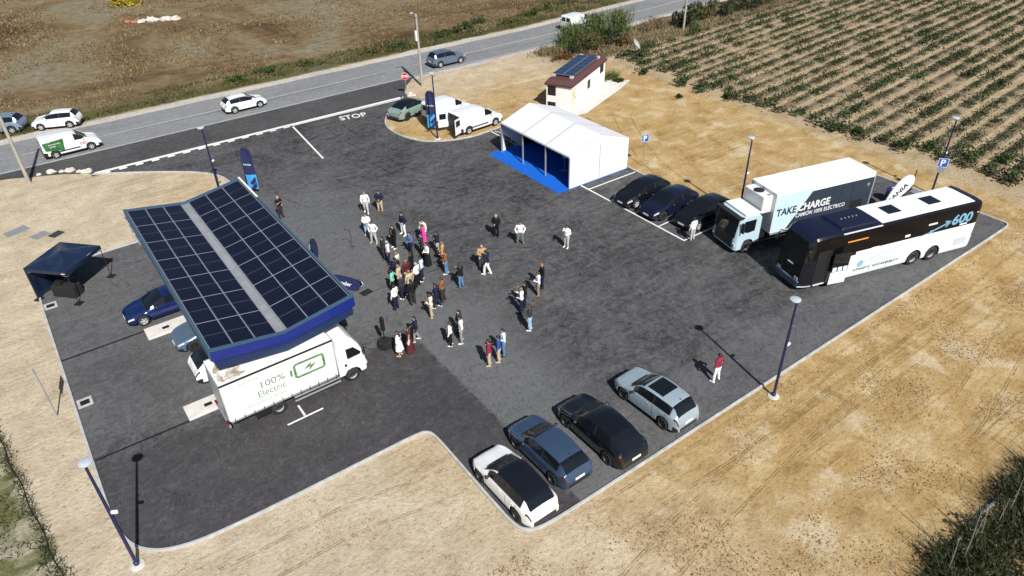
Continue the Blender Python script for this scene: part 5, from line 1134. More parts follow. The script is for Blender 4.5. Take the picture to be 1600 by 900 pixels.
# x, y, facing (deg or None = towards the microphone), pose, top kind, top, bottom kind, bottom, shoes, hair, height, label
PEOPLE = [
 (18.31, 44.20, 240, 'stride', 'long', 'white', 't', 'lgrey', 'white', 'fair', 1.75, 'person in white shirt and pale grey trousers at the far end of the crowd'),
 (19.23, 43.73, 235, 'fold', 'jacket', 'navy', 't', 'beige', 'brown', 'dark', 1.74, 'person in navy jacket and beige trousers at the far end of the crowd'),
 (16.93, 41.23, None, 'fold', 'long', 'white', 't', 'ldenim', 'white', 'L:brown', 1.68, 'long-haired person in white top and pale jeans near the microphone stand'),
 (16.75, 39.92, None, 'pocket', 'long', 'white', 't', 'lgrey', 'beige', 'dark', 1.74, 'dark-haired person in white shirt and grey trousers nearest the microphone stand'),
 (18.92, 39.66, None, 'pocket', 'long', 'navy', 't', 'white', 'white', 'dark', 1.76, 'person in navy jumper and white trousers standing apart behind the crowd'),
 (17.55, 38.44, None, 'fold', 'jacket', 'black', 't', 'black', 'white', 'brown', 1.78, 'person all in black with white shoes at the far side of the crowd'),
 (16.34, 37.63, None, 'stand', 'jacket', 'charcoal', 't', 'charcoal', 'black', 'dark', 1.72, 'person in dark suit at the front of the crowd towards the canopy'),
 (16.30, 36.85, None, 'stand', 'short', 'white', 't', 'navy', 'black', 'grey', 1.78, 'grey-haired person in white polo at the front of the crowd'),
 (19.26, 37.41, None, 'stand', 'jacket', 'pink', 'k', 'pink', 'beige', 'dark', 1.70, 'person in bright pink dress and jacket'),
 (19.60, 38.00, None, 'stand', 'jacket', 'cream', 't', 'cream', 'brown', 'dark', 1.72, 'person in cream blazer just behind the pink one'),
 (18.03, 37.01, None, 'phone', 'long', 'shirtblue', 't', 'navy', 'black', 'dark', 1.74, 'person in denim blue shirt in the middle of the crowd'),
 (18.50, 36.30, None, 'stand', 'jacket', 'charcoal', 't', 'charcoal', 'black', 'brown', 1.76, 'person in charcoal suit in front of the pink dress'),
 (18.25, 35.18, None, 'fold', 'long', 'white', 'l', 'black', 'black', 'L:dark', 1.68, 'person in white blouse and long black skirt'),
 (19.49, 35.96, None, 'phone', 'jacket', 'navy', 't', 'beige', 'brown', 'dark', 1.74, 'person in navy waistcoat with beige trousers right of the crowd'),
 (19.15, 34.74, None, 'fold', 'long', 'tan', 't', 'tan', 'brown', 'fair', 1.66, 'person in tan coat right of the crowd'),
 (18.66, 33.55, None, 'phone', 'long', 'brown', 't', 'denim', 'white', 'brown', 1.76, 'person in brown top and blue jeans with white shoes'),
 (18.57, 31.68, None, 'phone', 'jacket', 'black', 't', 'denim', 'black', 'brown', 1.70, 'person in black jacket and blue jeans standing alone right of the crowd'),
 (20.85, 32.69, 250, 'fold', 'jacket', 'tan', 't', 'lgrey', 'brown', 'grey', 1.74, 'grey-haired person in tan jacket facing the person in navy blazer'),
 (20.66, 31.90, 120, 'stride', 'jacket', 'navy', 't', 'white', 'white', 'dark', 1.80, 'person in navy blazer and white trousers facing the one in tan'),
 (16.18, 35.40, None, 'stand', 'long', 'cream', 't', 'navy', 'black', 'fair', 1.68, 'fair-haired person in cream cardigan amid the dark suits'),
 (15.75, 34.75, None, 'fold', 'jacket', 'navy', 't', 'navy', 'black', 'dark', 1.76, 'person in navy suit at the front edge of the crowd'),
 (16.12, 34.05, None, 'stand', 'jacket', 'maroon', 't', 'beige', 'black', 'fair', 1.80, 'person in dark maroon jacket and beige trousers amid the crowd'),
 (16.85, 34.75, None, 'stand', 'jacket', 'black', 't', 'black', 'black', 'dark', 1.76, 'person in black suit hidden in the middle of the crowd'),
 (16.49, 33.45, None, 'fold', 'long', 'white', 't', 'black', 'black', 'grey', 1.76, 'grey-haired person in white shirt and black trousers in the crowd'),
 (17.05, 33.85, None, 'pocket', 'long', 'sky', 't', 'navy', 'white', 'dark', 1.78, 'person in pale blue shirt at the back of the crowd'),
 (14.95, 33.75, None, 'stand', 'short', 'teal', 't', 'black', 'black', 'dark', 1.70, 'person in mint green top at the front of the crowd'),
 (15.54, 34.00, None, 'fold', 'jacket', 'beige', 't', 'beige', 'brown', 'fair', 1.70, 'person in beige coat beside the mint green top'),
 (15.12, 32.85, None, 'stand', 'jacket', 'charcoal', 't', 'navy', 'white', 'grey', 1.74, 'grey-haired person in charcoal jacket near the front of the crowd'),
 (15.75, 33.00, None, 'stand', 'long', 'beige', 't', 'beige', 'brown', 'fair', 1.72, 'person in beige top and trousers amid the near side of the crowd'),
 (15.30, 31.94, None, 'stand', 'jacket', 'black', 't', 'charcoal', 'black', 'dark', 1.78, 'person in black suit at the near edge of the crowd'),
 (14.26, 32.13, None, 'stand', 'long', 'white', 't', 'navy', 'black', 'dark', 1.76, 'person in white shirt and navy trousers nearest the manhole cover'),
 (16.25, 30.75, None, 'stride', 'jacket', 'navy', 't', 'navy', 'white', 'dark', 1.76, 'person in navy padded jacket with white shoes'),
 (16.90, 31.08, None, 'fold', 'long', 'brown', 't', 'charcoal', 'black', 'brown', 1.74, 'person in brown top and charcoal trousers behind the padded jacket'),
 (15.48, 30.06, 150, 'fold', 'long', 'cream', 't', 'beige', 'brown', 'dark', 1.76, 'person in white shirt and sand-coloured trousers'),
 (15.95, 27.75, 170, 'stand', 'jacket', 'charcoal', 't', 'black', 'black', 'L:dark', 1.68, 'dark-haired person in charcoal jacket with white scarf in a group of three'),
 (15.65, 27.10, 150, 'pocket', 'long', 'white', 't', 'grey', 'white', 'dark', 1.78, 'person in white shirt and grey trousers in a group of three'),
 (15.01, 27.20, 140, 'stand', 'long', 'white', 't', 'black', 'white', 'L:brown', 1.66, 'long-haired person in white top and wide black trousers'),
 (13.68, 28.73, 160, 'stride', 'jacket', 'navy', 't', 'grey', 'white', 'dark', 1.72, 'person in navy jacket and grey jeans behind the burgundy dress'),
 (12.94, 28.09, 140, 'stand', 'long', 'maroon', 'l', 'maroon', 'beige', 'L:brown', 1.70, 'long-haired person in long burgundy dress'),
 (12.33, 28.15, 130, 'stand', 'short', 'white', 'k', 'white', 'beige', 'L:brown', 1.68, 'person in white knee-length dress beside the loudspeaker'),
 (15.75, 24.51, 140, 'stand', 'jacket', 'burgundy', 't', 'beige', 'beige', 'dark', 1.76, 'person in burgundy jacket and beige trousers in the nearest group'),
 (16.33, 24.45, 140, 'stand', 'long', 'royal', 't', 'beige', 'beige', 'dark', 1.76, 'person in royal blue shirt between burgundy jacket and pale blue shirt'),
 (16.84, 24.74, 160, 'fold', 'long', 'sky', 't', 'denim', 'black', 'dark', 1.80, 'person in pale blue shirt and jeans in the nearest group'),
 (19.32, 25.62, 130, 'stand', 'short', 'charcoal', 't', 'ldenim', 'white', 'brown', 1.78, 'person in charcoal shirt and pale jeans standing alone'),
 (19.97, 27.29, 140, 'phone', 'long', 'white', 't', 'navy', 'black', 'fair', 1.76, 'person in white shirt with navy trousers beside the black shirt'),
 (20.45, 27.60, 150, 'phone', 'long', 'black', 't', 'navy', 'black', 'dark', 1.78, 'person in black shirt just behind a white-shirted one'),
 (21.79, 28.03, 150, 'fold', 'long', 'white', 't', 'khaki', 'brown', 'brown', 1.74, 'person in white shirt and brown trousers right of the groups'),
 (22.49, 28.54, 160, 'fold', 'long', 'black', 't', 'navy', 'black', 'fair', 1.80, 'fair-haired person in black shirt behind the brown trousers'),
 (23.88, 35.41, 210, 'fold', 'jacket', 'black', 't', 'black', 'black', 'grey', 1.74, 'grey-haired person in black suit alone in the middle of the car park'),
 (24.55, 33.57, 235, 'pocket', 'long', 'white', 't', 'sage', 'brown', 'brown', 1.76, 'person in white shirt and sage green trousers alone on the asphalt'),
 (26.74, 31.30, 200, 'phone', 'long', 'white', 't', 'lgrey', 'white', 'dark', 1.74, 'person in white shirt and pale grey trousers looking at a phone'),
 (34.02, 26.75, 90, 'stand', 'long', 'white', 't', 'lgrey', 'black', 'dark', 1.76, 'person in white shirt in front of the black car beside the truck'),
 (24.32, 16.37, 95, 'pocket', 'short', 'burgundy', 't', 'white', 'white', 'dark', 1.80, 'person in burgundy polo and white jeans near the long kerb'),
 (13.04, 47.51, 290, 'phone', 'short', 'black', 't', 'charcoal', 'black', 'grey', 1.74, 'person in black T-shirt holding a camera beside the canopy'),
]
pr = random.Random(5)
for (x, y, fa, pose, tk, tc_, bk, bc, sh, hair, ht, lab) in PEOPLE:
    if fa is None: fa = math.degrees(math.atan2(38.5-y, 12.5-x))+pr.uniform(-25, 25)
    T = thing('person', lab, 'person', (x, y, .021), R(fa), 'people standing on the car park'); T.scale = (ht/1.735*1.06, ht/1.735*1.12, ht/1.735)
    D = PM[pose]; skin = 'skin_b' if pr.random() < .12 else 'skin_a'
    dress(T, D['body'], skin, 'body', T)
    nm = {'jacket': 'jacket', 'long': 'shirt', 'short': 'shirt'}[tk]
    dress(T, D[tk], 'cloth_'+tc_, nm, T)
    dress(T, D['shoes'], 'cloth_'+sh, 'shoes', T)
    if bk == 't': dress(T, D['trousers'], 'cloth_'+bc, 'trousers', T)
    else: dress(T, D['skirt_knee' if bk == 'k' else 'skirt_long'], 'cloth_'+bc, 'skirt', T)
    if hair.startswith('L:'): dress(T, D['hair_long'], 'hair_'+hair[2:], 'hair', T)
    else: dress(T, D['hair'], 'hair_'+hair, 'hair', T)
    if tk == 'jacket' and bk == 't' and pr.random() < .5:
        MB().slab([(.128, -.035, 1.40), (.128, .035, 1.40), (.140, .0, 1.12)], (1, 0, 0), .012).build('shirt_front', 'cloth_white', T)
def held(x, y, fa, loc, lab, cat, build):
    T = thing(cat.replace(' ', '_'), lab, cat, (x, y, .021), R(fa)); build(T, loc); return T
def cam_b(T, l): MB().box((l[0]-.05, l[1]-.07, l[2]-.05), (l[0]+.03, l[1]+.07, l[2]+.05)).build('camera_body', 'black_plastic', T); MB().tube([(l[0]+.03, l[1], l[2]), (l[0]+.14, l[1], l[2])], .035, 10).build('lens', 'black_trim', T)
held(13.04, 47.51, 290, (.30, 0, 1.40), 'black photo camera held by the person in black T-shirt', 'camera', cam_b)
def bag_b(T, l): bev(MB().box((l[0]-.05, l[1]-.13, l[2]-.11), (l[0]+.05, l[1]+.13, l[2]+.11)).build('bag_body', 'cloth_cream', T), .03); MB().tube([(l[0], l[1]-.1, l[2]+.1), (l[0]-.05, l[1]-.05, l[2]+.5), (l[0], l[1]+.1, l[2]+.1)], .01, 5).build('strap', 'cloth_cream', T)
held(12.94, 28.09, 140, (-.05, .34, .93), 'cream shoulder bag at the burgundy dress', 'bag', bag_b)
# ------------------------------------------------------------------ vegetation
leafmat('leaf_crop', [(.080, .056, .032), (.060, .054, .026), (.040, .056, .019), (.030, .058, .016), (.055, .095, .030)], .45)
leafmat('leaf_green', [(.018, .034, .010), (.034, .062, .016), (.060, .095, .026)], 1.3)
leafmat('leaf_dark', [(.012, .016, .007), (.026, .034, .013), (.050, .050, .022)], 1.0)
leafmat('leaf_olive', [(.034, .036, .012), (.075, .075, .026), (.13, .11, .038)], 1.1)
leafmat('leaf_rust', [(.05, .024, .010), (.11, .052, .016), (.16, .10, .03)], 1.2)
leafmat('leaf_yellow', [(.25, .17, .010), (.45, .33, .02), (.30, .25, .03)], 1.2)
leafmat('reed_green', [(.035, .060, .016), (.085, .115, .035), (.17, .16, .07)], .9)
leafmat('reed_dry', [(.10, .075, .040), (.20, .155, .085), (.30, .25, .15)], .8)
leafmat('dry_grass', [(.075, .048, .024), (.14, .095, .05), (.21, .16, .09), (.29, .25, .165)], .12, .8)
leafmat('verge_grass', [(.040, .045, .014), (.075, .080, .026), (.14, .12, .055)], .5, .8)
leafmat('weed_grass', [(.045, .058, .016), (.11, .115, .045), (.24, .21, .12)], .8, .8)
leafmat('reed_shade', [(.018, .028, .010), (.045, .058, .020), (.10, .092, .042)], 1.4); mat('stem_brown', (.09, .065, .04), .85, var=.2); mat('cane_grey', (.22, .20, .17), .8, var=.2)
mat('ridge_soil', (.20, .148, .092), .95, var=.5, vscale=.8, bumps=.5, bscale=8); mat('clod', (.25, .165, .08), .95, var=.45, vscale=3); mat('rock_pale', (.52, .48, .42), .9, var=.2, vscale=4); mat('pipe_grey', (.30, .31, .32), .6, var=.15); mat('debris_rust', (.35, .14, .07), .9, var=.3, vscale=4)
def unit(n):
    v = rng.normal(size=(n, 3)); return v/np.linalg.norm(v, axis=1, keepdims=True)
def leaves(centres, size, aspect=.55, up=.35):
    """one quad leaf per centre, random tilt"""
    n = len(centres); a = unit(n); a[:, 2] = np.abs(a[:, 2])*(1+up); a /= np.linalg.norm(a, axis=1, keepdims=True)
    b = np.cross(a, unit(n)); b /= np.linalg.norm(b, axis=1, keepdims=True)+1e-9
    s = (np.asarray(size)*rng.uniform(.6, 1.4, n))[:, None] if np.ndim(size) == 0 else (np.asarray(size))[:, None]
    p = np.asarray(centres)
    q = np.stack([p-a*s*.5, p+b*s*aspect*.5, p+a*s*.5, p-b*s*aspect*.5], 1); return q.reshape(-1, 3)
def blades(base, h, w, lean=.35):
    n = len(base); d = rng.normal(size=(n, 3))*lean; d[:, 2] = 1; s = rng.normal(size=(n, 3)); s[:, 2] = 0; s /= np.linalg.norm(s, axis=1, keepdims=True)+1e-9
    hh = (h*rng.uniform(.5, 1.3, n))[:, None]; p = np.asarray(base)
    return np.stack([p-s*w/2, p+s*w/2, p+d*hh], 1).reshape(-1, 3)
def clump_points(rx, ry, h, n, k=14, seed=0):
    """uneven crown: several sub-clumps inside an ellipsoid, leaves gathered on their shells"""
    r_ = np.random.default_rng(seed); c = r_.normal(size=(k, 3))*.42; c = np.clip(c, -.8, .8); c[:, 2] = r_.uniform(-.15, .75, k)
    rad = r_.uniform(.22, .42, k); i = r_.integers(0, k, n); u = r_.normal(size=(n, 3)); u /= np.linalg.norm(u, axis=1, keepdims=True)
    p = c[i]+u*(rad[i]*r_.uniform(.55, 1.05, n)**.6)[:, None]; p[:, 2] = np.maximum(p[:, 2]+.25, .02)
    return p*np.array([rx, ry, h*.85])
sid = [100]
def shrub(name, lab, x, y, rx, ry, h, mt, n=500, ls=.22, cat='shrub', group=None, stems=4, k=14):
    sid[0] += 1; T = thing(name, lab, cat, (x, y, 0), 0, group)
    link('foliage', fast_mesh('foliage', leaves(clump_points(rx, ry, h, n, k, sid[0]), ls), 4, mt), T)
    m_ = MB(); r_ = random.Random(sid[0])
    for s in range(stems):
        a = r_.uniform(0, 6.28); e = (math.cos(a)*rx*.45, math.sin(a)*ry*.45, h*.6); m_.tube([(0, 0, -.05), (e[0]*.4, e[1]*.4, h*.3), e], [.035, .025, .01], 5)
    st = m_.build('stem', 'stem_brown', T); st['kind'] = 'stuff'
    return T
def reed(lab, x, y, rx, ry, h, mt, n=260, w=.09, cat='reeds', group='reed clumps behind the small white building', name='reed_clump', lean=.22):
    T = thing(name, lab, cat, (x, y, 0), 0, group); r_ = rng.normal(size=(n, 2))*.42; p = np.zeros((n, 3)); p[:, 0] = r_[:, 0]*rx; p[:, 1] = r_[:, 1]*ry
    o = link('blades', fast_mesh('blades', blades(p, h, w, lean), 3, mt), T); o['kind'] = 'stuff'
    p2 = p[rng.integers(0, n, n*2)].copy(); p2[:, 2] = rng.uniform(.25, .95, n*2)*h; o = link('leaves', fast_mesh('leaves', leaves(p2, .42*min(1.2, h/2), .22, .6), 4, mt), T); o['kind'] = 'stuff'
    return T
ORD = ['first', 'second', 'third', 'fourth', 'fifth', 'sixth', 'seventh', 'eighth', 'ninth', 'tenth', 'eleventh', 'twelfth', 'thirteenth', 'fourteenth', 'fifteenth', 'sixteenth', 'seventeenth', 'eighteenth', 'nineteenth', 'twentieth', 'twenty-first', 'twenty-second', 'twenty-third', 'twenty-fourth', 'twenty-fifth', 'twenty-sixth', 'twenty-seventh', 'twenty-eighth', 'twenty-ninth', 'thirtieth', 'thirty-first', 'thirty-second']
# crop rows: one thing per row, ridged soil below the plants
ca, sa = math.cos(R(5.4)), math.sin(R(5.4))
rows_ = [y for y in np.arange(17.92, 60.5, 1.68)]
for k, y0 in enumerate(rows_):
    xs0 = 58.0+rng.uniform(-.6, .8)+(1.2 if y0 < 25 else 0)
    L_ = min(60.3+(y0+4-17.1)*2.45+14, 66+(91.7-y0)*1.127+14)-xs0
    if L_ < 3: L_ = 3
    n_pl = int(L_/.33); t_ = np.sort(rng.uniform(0, L_, n_pl)); keep = np.array([mnoise.noise(Vector((t*.22, y0*.9, 3))) > -.42 for t in t_]); t_ = t_[keep]
    if len(t_) < 3: t_ = np.array([0., .5, 1.])
    sz = np.array([.30+.24*(mnoise.noise(Vector((t*.13, y0*.5, 9)))+.3) for t in t_])*np.where(rng.random(len(t_)) < .12, 1.5, 1); sz = np.clip(sz, .18, .62); sz[t_ < 1.0] *= 1.5
    per = 30; tt = np.repeat(t_, per); ss = np.repeat(sz, per); off = rng.normal(size=(len(tt), 3))*np.array([.62, .64, 0]); h_ = np.abs(rng.normal(size=len(tt)))*.48
    px = xs0+tt*ca+off[:, 0]*ss-sa*0; py = y0+tt*sa+off[:, 1]*ss; pz = .06+h_*ss
    T = thing('crop_row', '%s row of low green crop plants counted from the near field edge' % ORD[k], 'crop row', (0, 0, 0), 0, 'rows of low crop plants in the field')
    o = link('foliage', fast_mesh('foliage', leaves(np.stack([px, py, pz], 1), ss*.42, .7, .1), 4, 'leaf_crop'), T)
    m_ = MB(); n = max(3, int(L_/1.5)); vs = []
    for i in range(n+1):
        t = L_*i/n
        for q, z in ((-.60, -.02), (-.22, .10), (.22, .10), (.60, -.02)):
            w_ = .06*mnoise.noise(Vector((t*.8, y0+q, 0))); vs.append((xs0+t*ca-(q)*sa, y0+t*sa+q*ca+w_, z+(.03*mnoise.noise(Vector((t, y0, q))) if z > 0 else 0)))
    m_.add(vs, [(i*4+j, (i+1)*4+j, (i+1)*4+j+1, i*4+j+1) for i in range(n) for j in range(3)]); m_.build('soil_ridge', 'ridge_soil', T, 60)
G3 = 'dark shrubs at the ends of the crop rows'
for (x, y, r_, h, lab) in ((57.0, 49.2, .9, .9, 'leafy dark shrub at a row end, nearest the white building side'), (57.3, 46.4, 1.1, .8, 'broad dark shrub at a crop row end, second from the building side'), (57.7, 43.4, .7, .6, 'small dark shrub at a crop row end below two broader ones'), (52.7, 53.9, .55, .4, 'tiny round shrub on the sand right of the building'), (58.4, 31.6, 1.0, .9, 'dense dark shrub at a row end behind the box truck'), (59.2, 30.4, .7, .6, 'small dark shrub beside the dense one behind the box truck'), (60.6, 24.6, 1.0, .9, 'dark shrub at a row end left of the parking sign'), (61.0, 22.0, 1.25, 1.1, 'large dark green shrub behind the parking sign post'), (62.5, 19.4, 1.2, 1.0, 'dark shrub at a row end near the right edge'), (56.6, 54.2, .8, .7, 'dark shrub at the uppermost row ends'), (54.2, 46.6, .4, .3, 'tiny shrub on the sandy track beside the field')):
    shrub('field_shrub', lab, x, y, r_, r_, h, 'leaf_green', 420, .2, group=G3)
# reeds and bushes between road, small building and field
reed('tall green reed clump left in front of the white van on the road', 57.6, 67.6, 1.8, 1.0, 2.6, 'reed_green', 320); reed('tall green reed clump in the middle of the reeds', 61.2, 67.4, 2.2, 1.1, 3.2, 'reed_green', 420); reed('tall feathery reed clump at the right of the reeds', 65.0, 67.2, 1.9, 1.0, 3.2, 'reed_green', 340); reed('dry brown reed clump beside the grey utility pole', 70.2, 66.0, 2.6, 1.2, 1.5, 'reed_dry', 300)
reed('dry straw clump at the left end of the scrub', 53.2, 66.5, 1.8, 1.3, 1.0, 'reed_dry', 260); reed('dry straw clump below the reeds by the field corner', 66.8, 63.6, 2.4, 1.0, .8, 'reed_dry', 260)
G4 = 'bushes in the scrub behind the small white building'
for (x, y, rx, ry, h, mt, n, ls, lab) in ((58.2, 64.8, 2.0, 1.6, 2.0, 'leaf_olive', 1100, .26, 'olive bush in the scrub behind the building roof'), (61.2, 64.6, 1.8, 1.4, 1.9, 'leaf_dark', 900, .26, 'dark bush in the scrub right of the olive one'), (62.8, 63.4, 1.1, 1.0, 1.4, 'leaf_rust', 550, .22, 'rust brown bush in the scrub'), (55.6, 64.4, 1.6, 1.3, 1.3, 'leaf_dark', 700, .24, 'low dark bush left behind the building roof'), (53.3, 64.0, 1.6, 1.1, .9, 'leaf_rust', 450, .22, 'low brown bush at the left end of the scrub'), (60.6, 58.9, 1.5, 1.2, .8, 'leaf_green', 650, .22, 'bright green low bush on the field corner'), (64.2, 60.8, 1.5, .8, .6, 'leaf_green', 500, .22, 'low green bush at the sandy field top'), (75.0, 64.6, 2.2, 1.6, 3.0, 'leaf_dark', 1500, .30, 'tall dark bush right of the grey utility pole'), (79.2, 65.2, 2.2, 1.6, 2.2, 'leaf_olive', 1100, .28, 'olive bush right of the tall dark bush'), (83.0, 65.2, 2.2, 1.4, 1.8, 'leaf_dark', 900, .28, 'dark bush near the top edge, third from the utility pole'), (87.5, 65.4, 2.4, 1.6, 2.2, 'leaf_dark', 1100, .28, 'dark bush near the top edge, fourth from the utility pole'), (92.5, 65.6, 2.6, 1.7, 2.4, 'leaf_olive', 1100, .28, 'bush near the top edge, farthest right by the field'), (73.6, 62.0, .9, .8, .9, 'leaf_green', 350, .22, 'small green bush at the foot of the grey utility pole')):
    shrub('bush', lab, x, y, rx, ry, h, mt, n, ls, 'bush', G4)
reed('low yellow-green grass clump beside the concrete apron', 52.9, 55.4, 1.5, .8, .7, 'reed_green', 260, .06, 'grass', None, 'grass_clump', .5)
G5 = 'green shrubs along the far road verge'
for i, (x, y, r_, h) in enumerate(((37.0, 80.4, 1.3, .8), (40.6, 80.6, 1.5, .9), (47.6, 81.3, 1.2, 1.0), (49.9, 81.7, 1.0, .9), (52.0, 82.4, 1.1, 1.1), (55.2, 83.8, 1.3, 1.1), (58.0, 81.0, 1.1, .9), (62.5, 82.2, 1.4, 1.1), (66.5, 83.2, 1.6, 1.3), (71.5, 84.5, 1.8, 1.2), (20.6, 80.8, 1.0, .6), (24.5, 81.6, 1.0, .6), (29.5, 81.4, 1.2, .7))):
    where = ['%s green verge shrub across the road, counted from the utility pole to the right' % ORD[i], '%s low verge shrub across the road left of the utility pole' % ORD[i-10] if i >= 10 else ''][i >= 10]
    shrub('verge_shrub', where, x, y, r_*1.2, r_*.8, h, 'leaf_olive' if i % 3 == 0 else 'leaf_green', 420, .24, group=G5)
shrub('flowering_bush', 'bright yellow bush at the top left of the dry field', 19.3, 128.6, 2.7, 1.6, 2.3, 'leaf_yellow', 1300, .34, 'bush')
# stuff: dry grass across the road, green verge, weeds bottom left
def scatter(n, x0, x1, y0, y1, h, w, mt, name, lab, cond=None, lean=.6):
    p = np.zeros((n, 3)); p[:, 0] = rng.uniform(x0, x1, n); p[:, 1] = rng.uniform(y0, y1, n)
    if cond is not None: p = p[cond(p)]
    o = link(name, fast_mesh(name, blades(p, h, w, lean), 3, mt)); tag(o, lab, None, None, 'stuff'); return o
nz = lambda p, f, s: np.array([mnoise.noise(Vector((a*f, b*f, s))) for a, b in p[:, :2]])
scatter(120000, -45, 135, 80, 172, .24, .16, 'dry_grass', 'dry_grass', 'dry brown grass covering the field across the road', lambda p: (p[:, 1] > 79.5+.06*np.maximum(0, p[:, 0]-58)) & (nz(p, .12, 1) > -.12) & (p[:, 0]*.60+p[:, 1]*.80 < 175))
scatter(16000, -30, 110, 78.3, 83.5, .38, .12, 'verge_grass', 'verge_grass', 'green and straw verge grass along the far road edge', lambda p: (p[:, 1] > 78.6+.06*np.maximum(0, p[:, 0]-58)) & (nz(p, .25, 4) > -.15))
scatter(9000, 52, 98, 60, 69, .4, .10, 'reed_dry', 'scrub_straw', 'dry straw and scrub between road and field', lambda p: (p[:, 1]-.06*np.maximum(0, p[:, 0]-58) < 68.6) & (p[:, 0]+p[:, 1]*.4 > 79.5+2*nz(p, .3, 2)) & (p[:, 1] > 61.5-.0*p[:, 0]))
scatter(7000, -12, -4.4, 20, 46, .10, .045, 'weed_grass', 'weed_grass', 'grey green weeds on the ground left of the ditch', lambda p: (p[:, 0]+(p[:, 1]-24.5)*.123 < -4.75) & (nz(p, .55, 7) > -.1), .9)
scatter(9000, -12, -4.6, 20, 46, .17, .05, 'leaf_dark', 'dark_weeds', 'dark green weed patches left of the ditch at bottom left', lambda p: (p[:, 0]+(p[:, 1]-24.5)*.123 < -4.95) & (nz(p, .7, 12) > .12), .9)
ditch = [(-4.6+.05*math.sin(y*1.9)-(y-22)*.123-.05, y, .03) for y in np.arange(19, 48, .5)]
tag(MB().tube(ditch, .022, 6).build('ditch_shade', 'black_plastic'), 'dark tube standing in for ditch shade along the weedy edge at bottom left', 'ditch')  # black tube stands in for the shade inside the ditch
p = np.array([h for h in ditch for _ in range(60)])+rng.normal(size=(len(ditch)*60, 3))*np.array([.16, .3, 0]); p[:, 2] = 0.0
tag(link('ditch_weeds', fast_mesh('ditch_weeds', blades(p, .13, .04, .9), 3, 'leaf_dark')), 'dark weeds growing along the ditch at bottom left', None, None, 'stuff')
# clods and pebbles on the sand (real geometry, too many to count)
def stones(name, lab, n, sampler, smin, smax, mt):
    P_ = sampler(n); base = np.array([(1, 0, 0), (-.5, .85, 0), (-.5, -.85, 0), (0, 0, .75)]); F = [(0, 1, 3), (1, 2, 3), (2, 0, 3)]
    n = len(P_); s = smin*(smax/smin)**(rng.random(n)**2.2); an = rng.uniform(0, 6.28, n); c, q = np.cos(an), np.sin(an)
    B = base[None]*rng.uniform(.6, 1.3, (n, 4, 3)); X = B[:, :, 0]*c[:, None]-B[:, :, 1]*q[:, None]; Y = B[:, :, 0]*q[:, None]+B[:, :, 1]*c[:, None]
    V = np.stack([X, Y, B[:, :, 2]], 2)*s[:, None, None]+P_[:, None, :]; tri = V[:, np.array(F).ravel(), :].reshape(-1, 3)
    tag(link(name, fast_mesh(name, tri, 3, mt)), lab, None, None, 'stuff')
def samp_right(n):
    p = np.zeros((n*3, 3)); p[:, 0] = rng.uniform(2, 60, n*3); p[:, 1] = rng.uniform(1, 14.3, n*3); k = np.array([mnoise.noise(Vector((a*.28, b*.45, 2))) for a, b in p[:, :2]])+rng.random(n*3)*.45 > .38; return p[k][:n]
stones('soil_clods', 'small clods and pebbles on the sand in the foreground', 70000, samp_right, .010, .085, 'clod')
def samp_mid(n):
    p = np.zeros((n*3, 3)); p[:, 0] = rng.uniform(39.5, 57, n*3); p[:, 1] = rng.uniform(8, 68, n*3); k = (p[:, 1] > 27.5) | (p[:, 0] > 53.2) | (p[:, 1] < 14.3); k &= rng.random(n*3) < .6; return p[k][:n]
stones('soil_clods', 'small clods on the sand between car park and field', 5000, samp_mid, .02, .09, 'clod')
def samp_tri(n):
    p = np.zeros((n*3, 3)); p[:, 0] = rng.uniform(-8, 10.5, n*3); p[:, 1] = rng.uniform(12, 22.2, n*3); k = np.array([mnoise.noise(Vector((a*.35, b*.5, 5))) for a, b in p[:, :2]])+rng.random(n*3)*.35 > .25; return p[k][:n]
stones('soil_clods', 'small clods and grit on the pale sand below the car park', 12000, samp_tri, .010, .05, 'clod')
def rock(x, y, s, lab, mt='rock_pale', group=None):
    m_ = MB(); m_.ball((0, 0, s*.3), (s, s*.75, s*.55), n=9, k=7); r_ = random.Random(int(x*100+y)); m_.v = [(a*r_.uniform(.78, 1.2), b*r_.uniform(.78, 1.2), c*r_.uniform(.8, 1.15)) for a, b, c in m_.v]
    o = m_.build('rock', mt); o.location = (x, y, 0); tag(o, lab, 'rock', group)
G6 = 'pale rocks lined along the road verge'
for i, (x, y, s) in enumerate(((.6, 67.2, .38), (1.3, 66.8, .25), (1.9, 66.5, .42), (2.5, 65.9, .25), (3.0, 65.3, .45), (-.3, 67.4, .22))): rock(x, y, s, ['pale rock on the verge, leftmost but one of the row', 'small pale rock, third along the verge row', 'large pale rock in the middle of the verge row', 'small pale rock between the two largest on the verge', 'largest pale rock at the kerb end of the verge row', 'small pale rock at the left end of the verge row'][i], group=G6)
G7 = 'rubble heap in the dry field'
for i in range(9):
    rr = random.Random(i+40); rock(17.2+i*.72+rr.uniform(-.2, .2), 116.6-i*.28+rr.uniform(-.5, .5), rr.uniform(.45, .85), 'pale rubble lump in the heap below the yellow bush', 'rock_pale' if i > 1 else 'debris_rust', G7)
for i in range(5):
    rr = random.Random(i+80); rock(33.5+rr.uniform(-.5, .7), 63.6+rr.uniform(-.4, 1.6), rr.uniform(.18, .34), 'pale stone in the loose pile at the foot of the stop sign', 'rock_pale', 'stones at the stop sign')
T = thing('dish', 'grey round dish on a pale leaning pole beside the green bush', 'dish', (60.9, 59.9, 0), R(30))
m_ = MB(); vs = []
for i in range(5):
    for j in range(16): r_ = .62*i/4+.002; vs.append((r_*math.cos(2*PI*j/16), r_*math.sin(2*PI*j/16), .25*(r_/.62)**2))
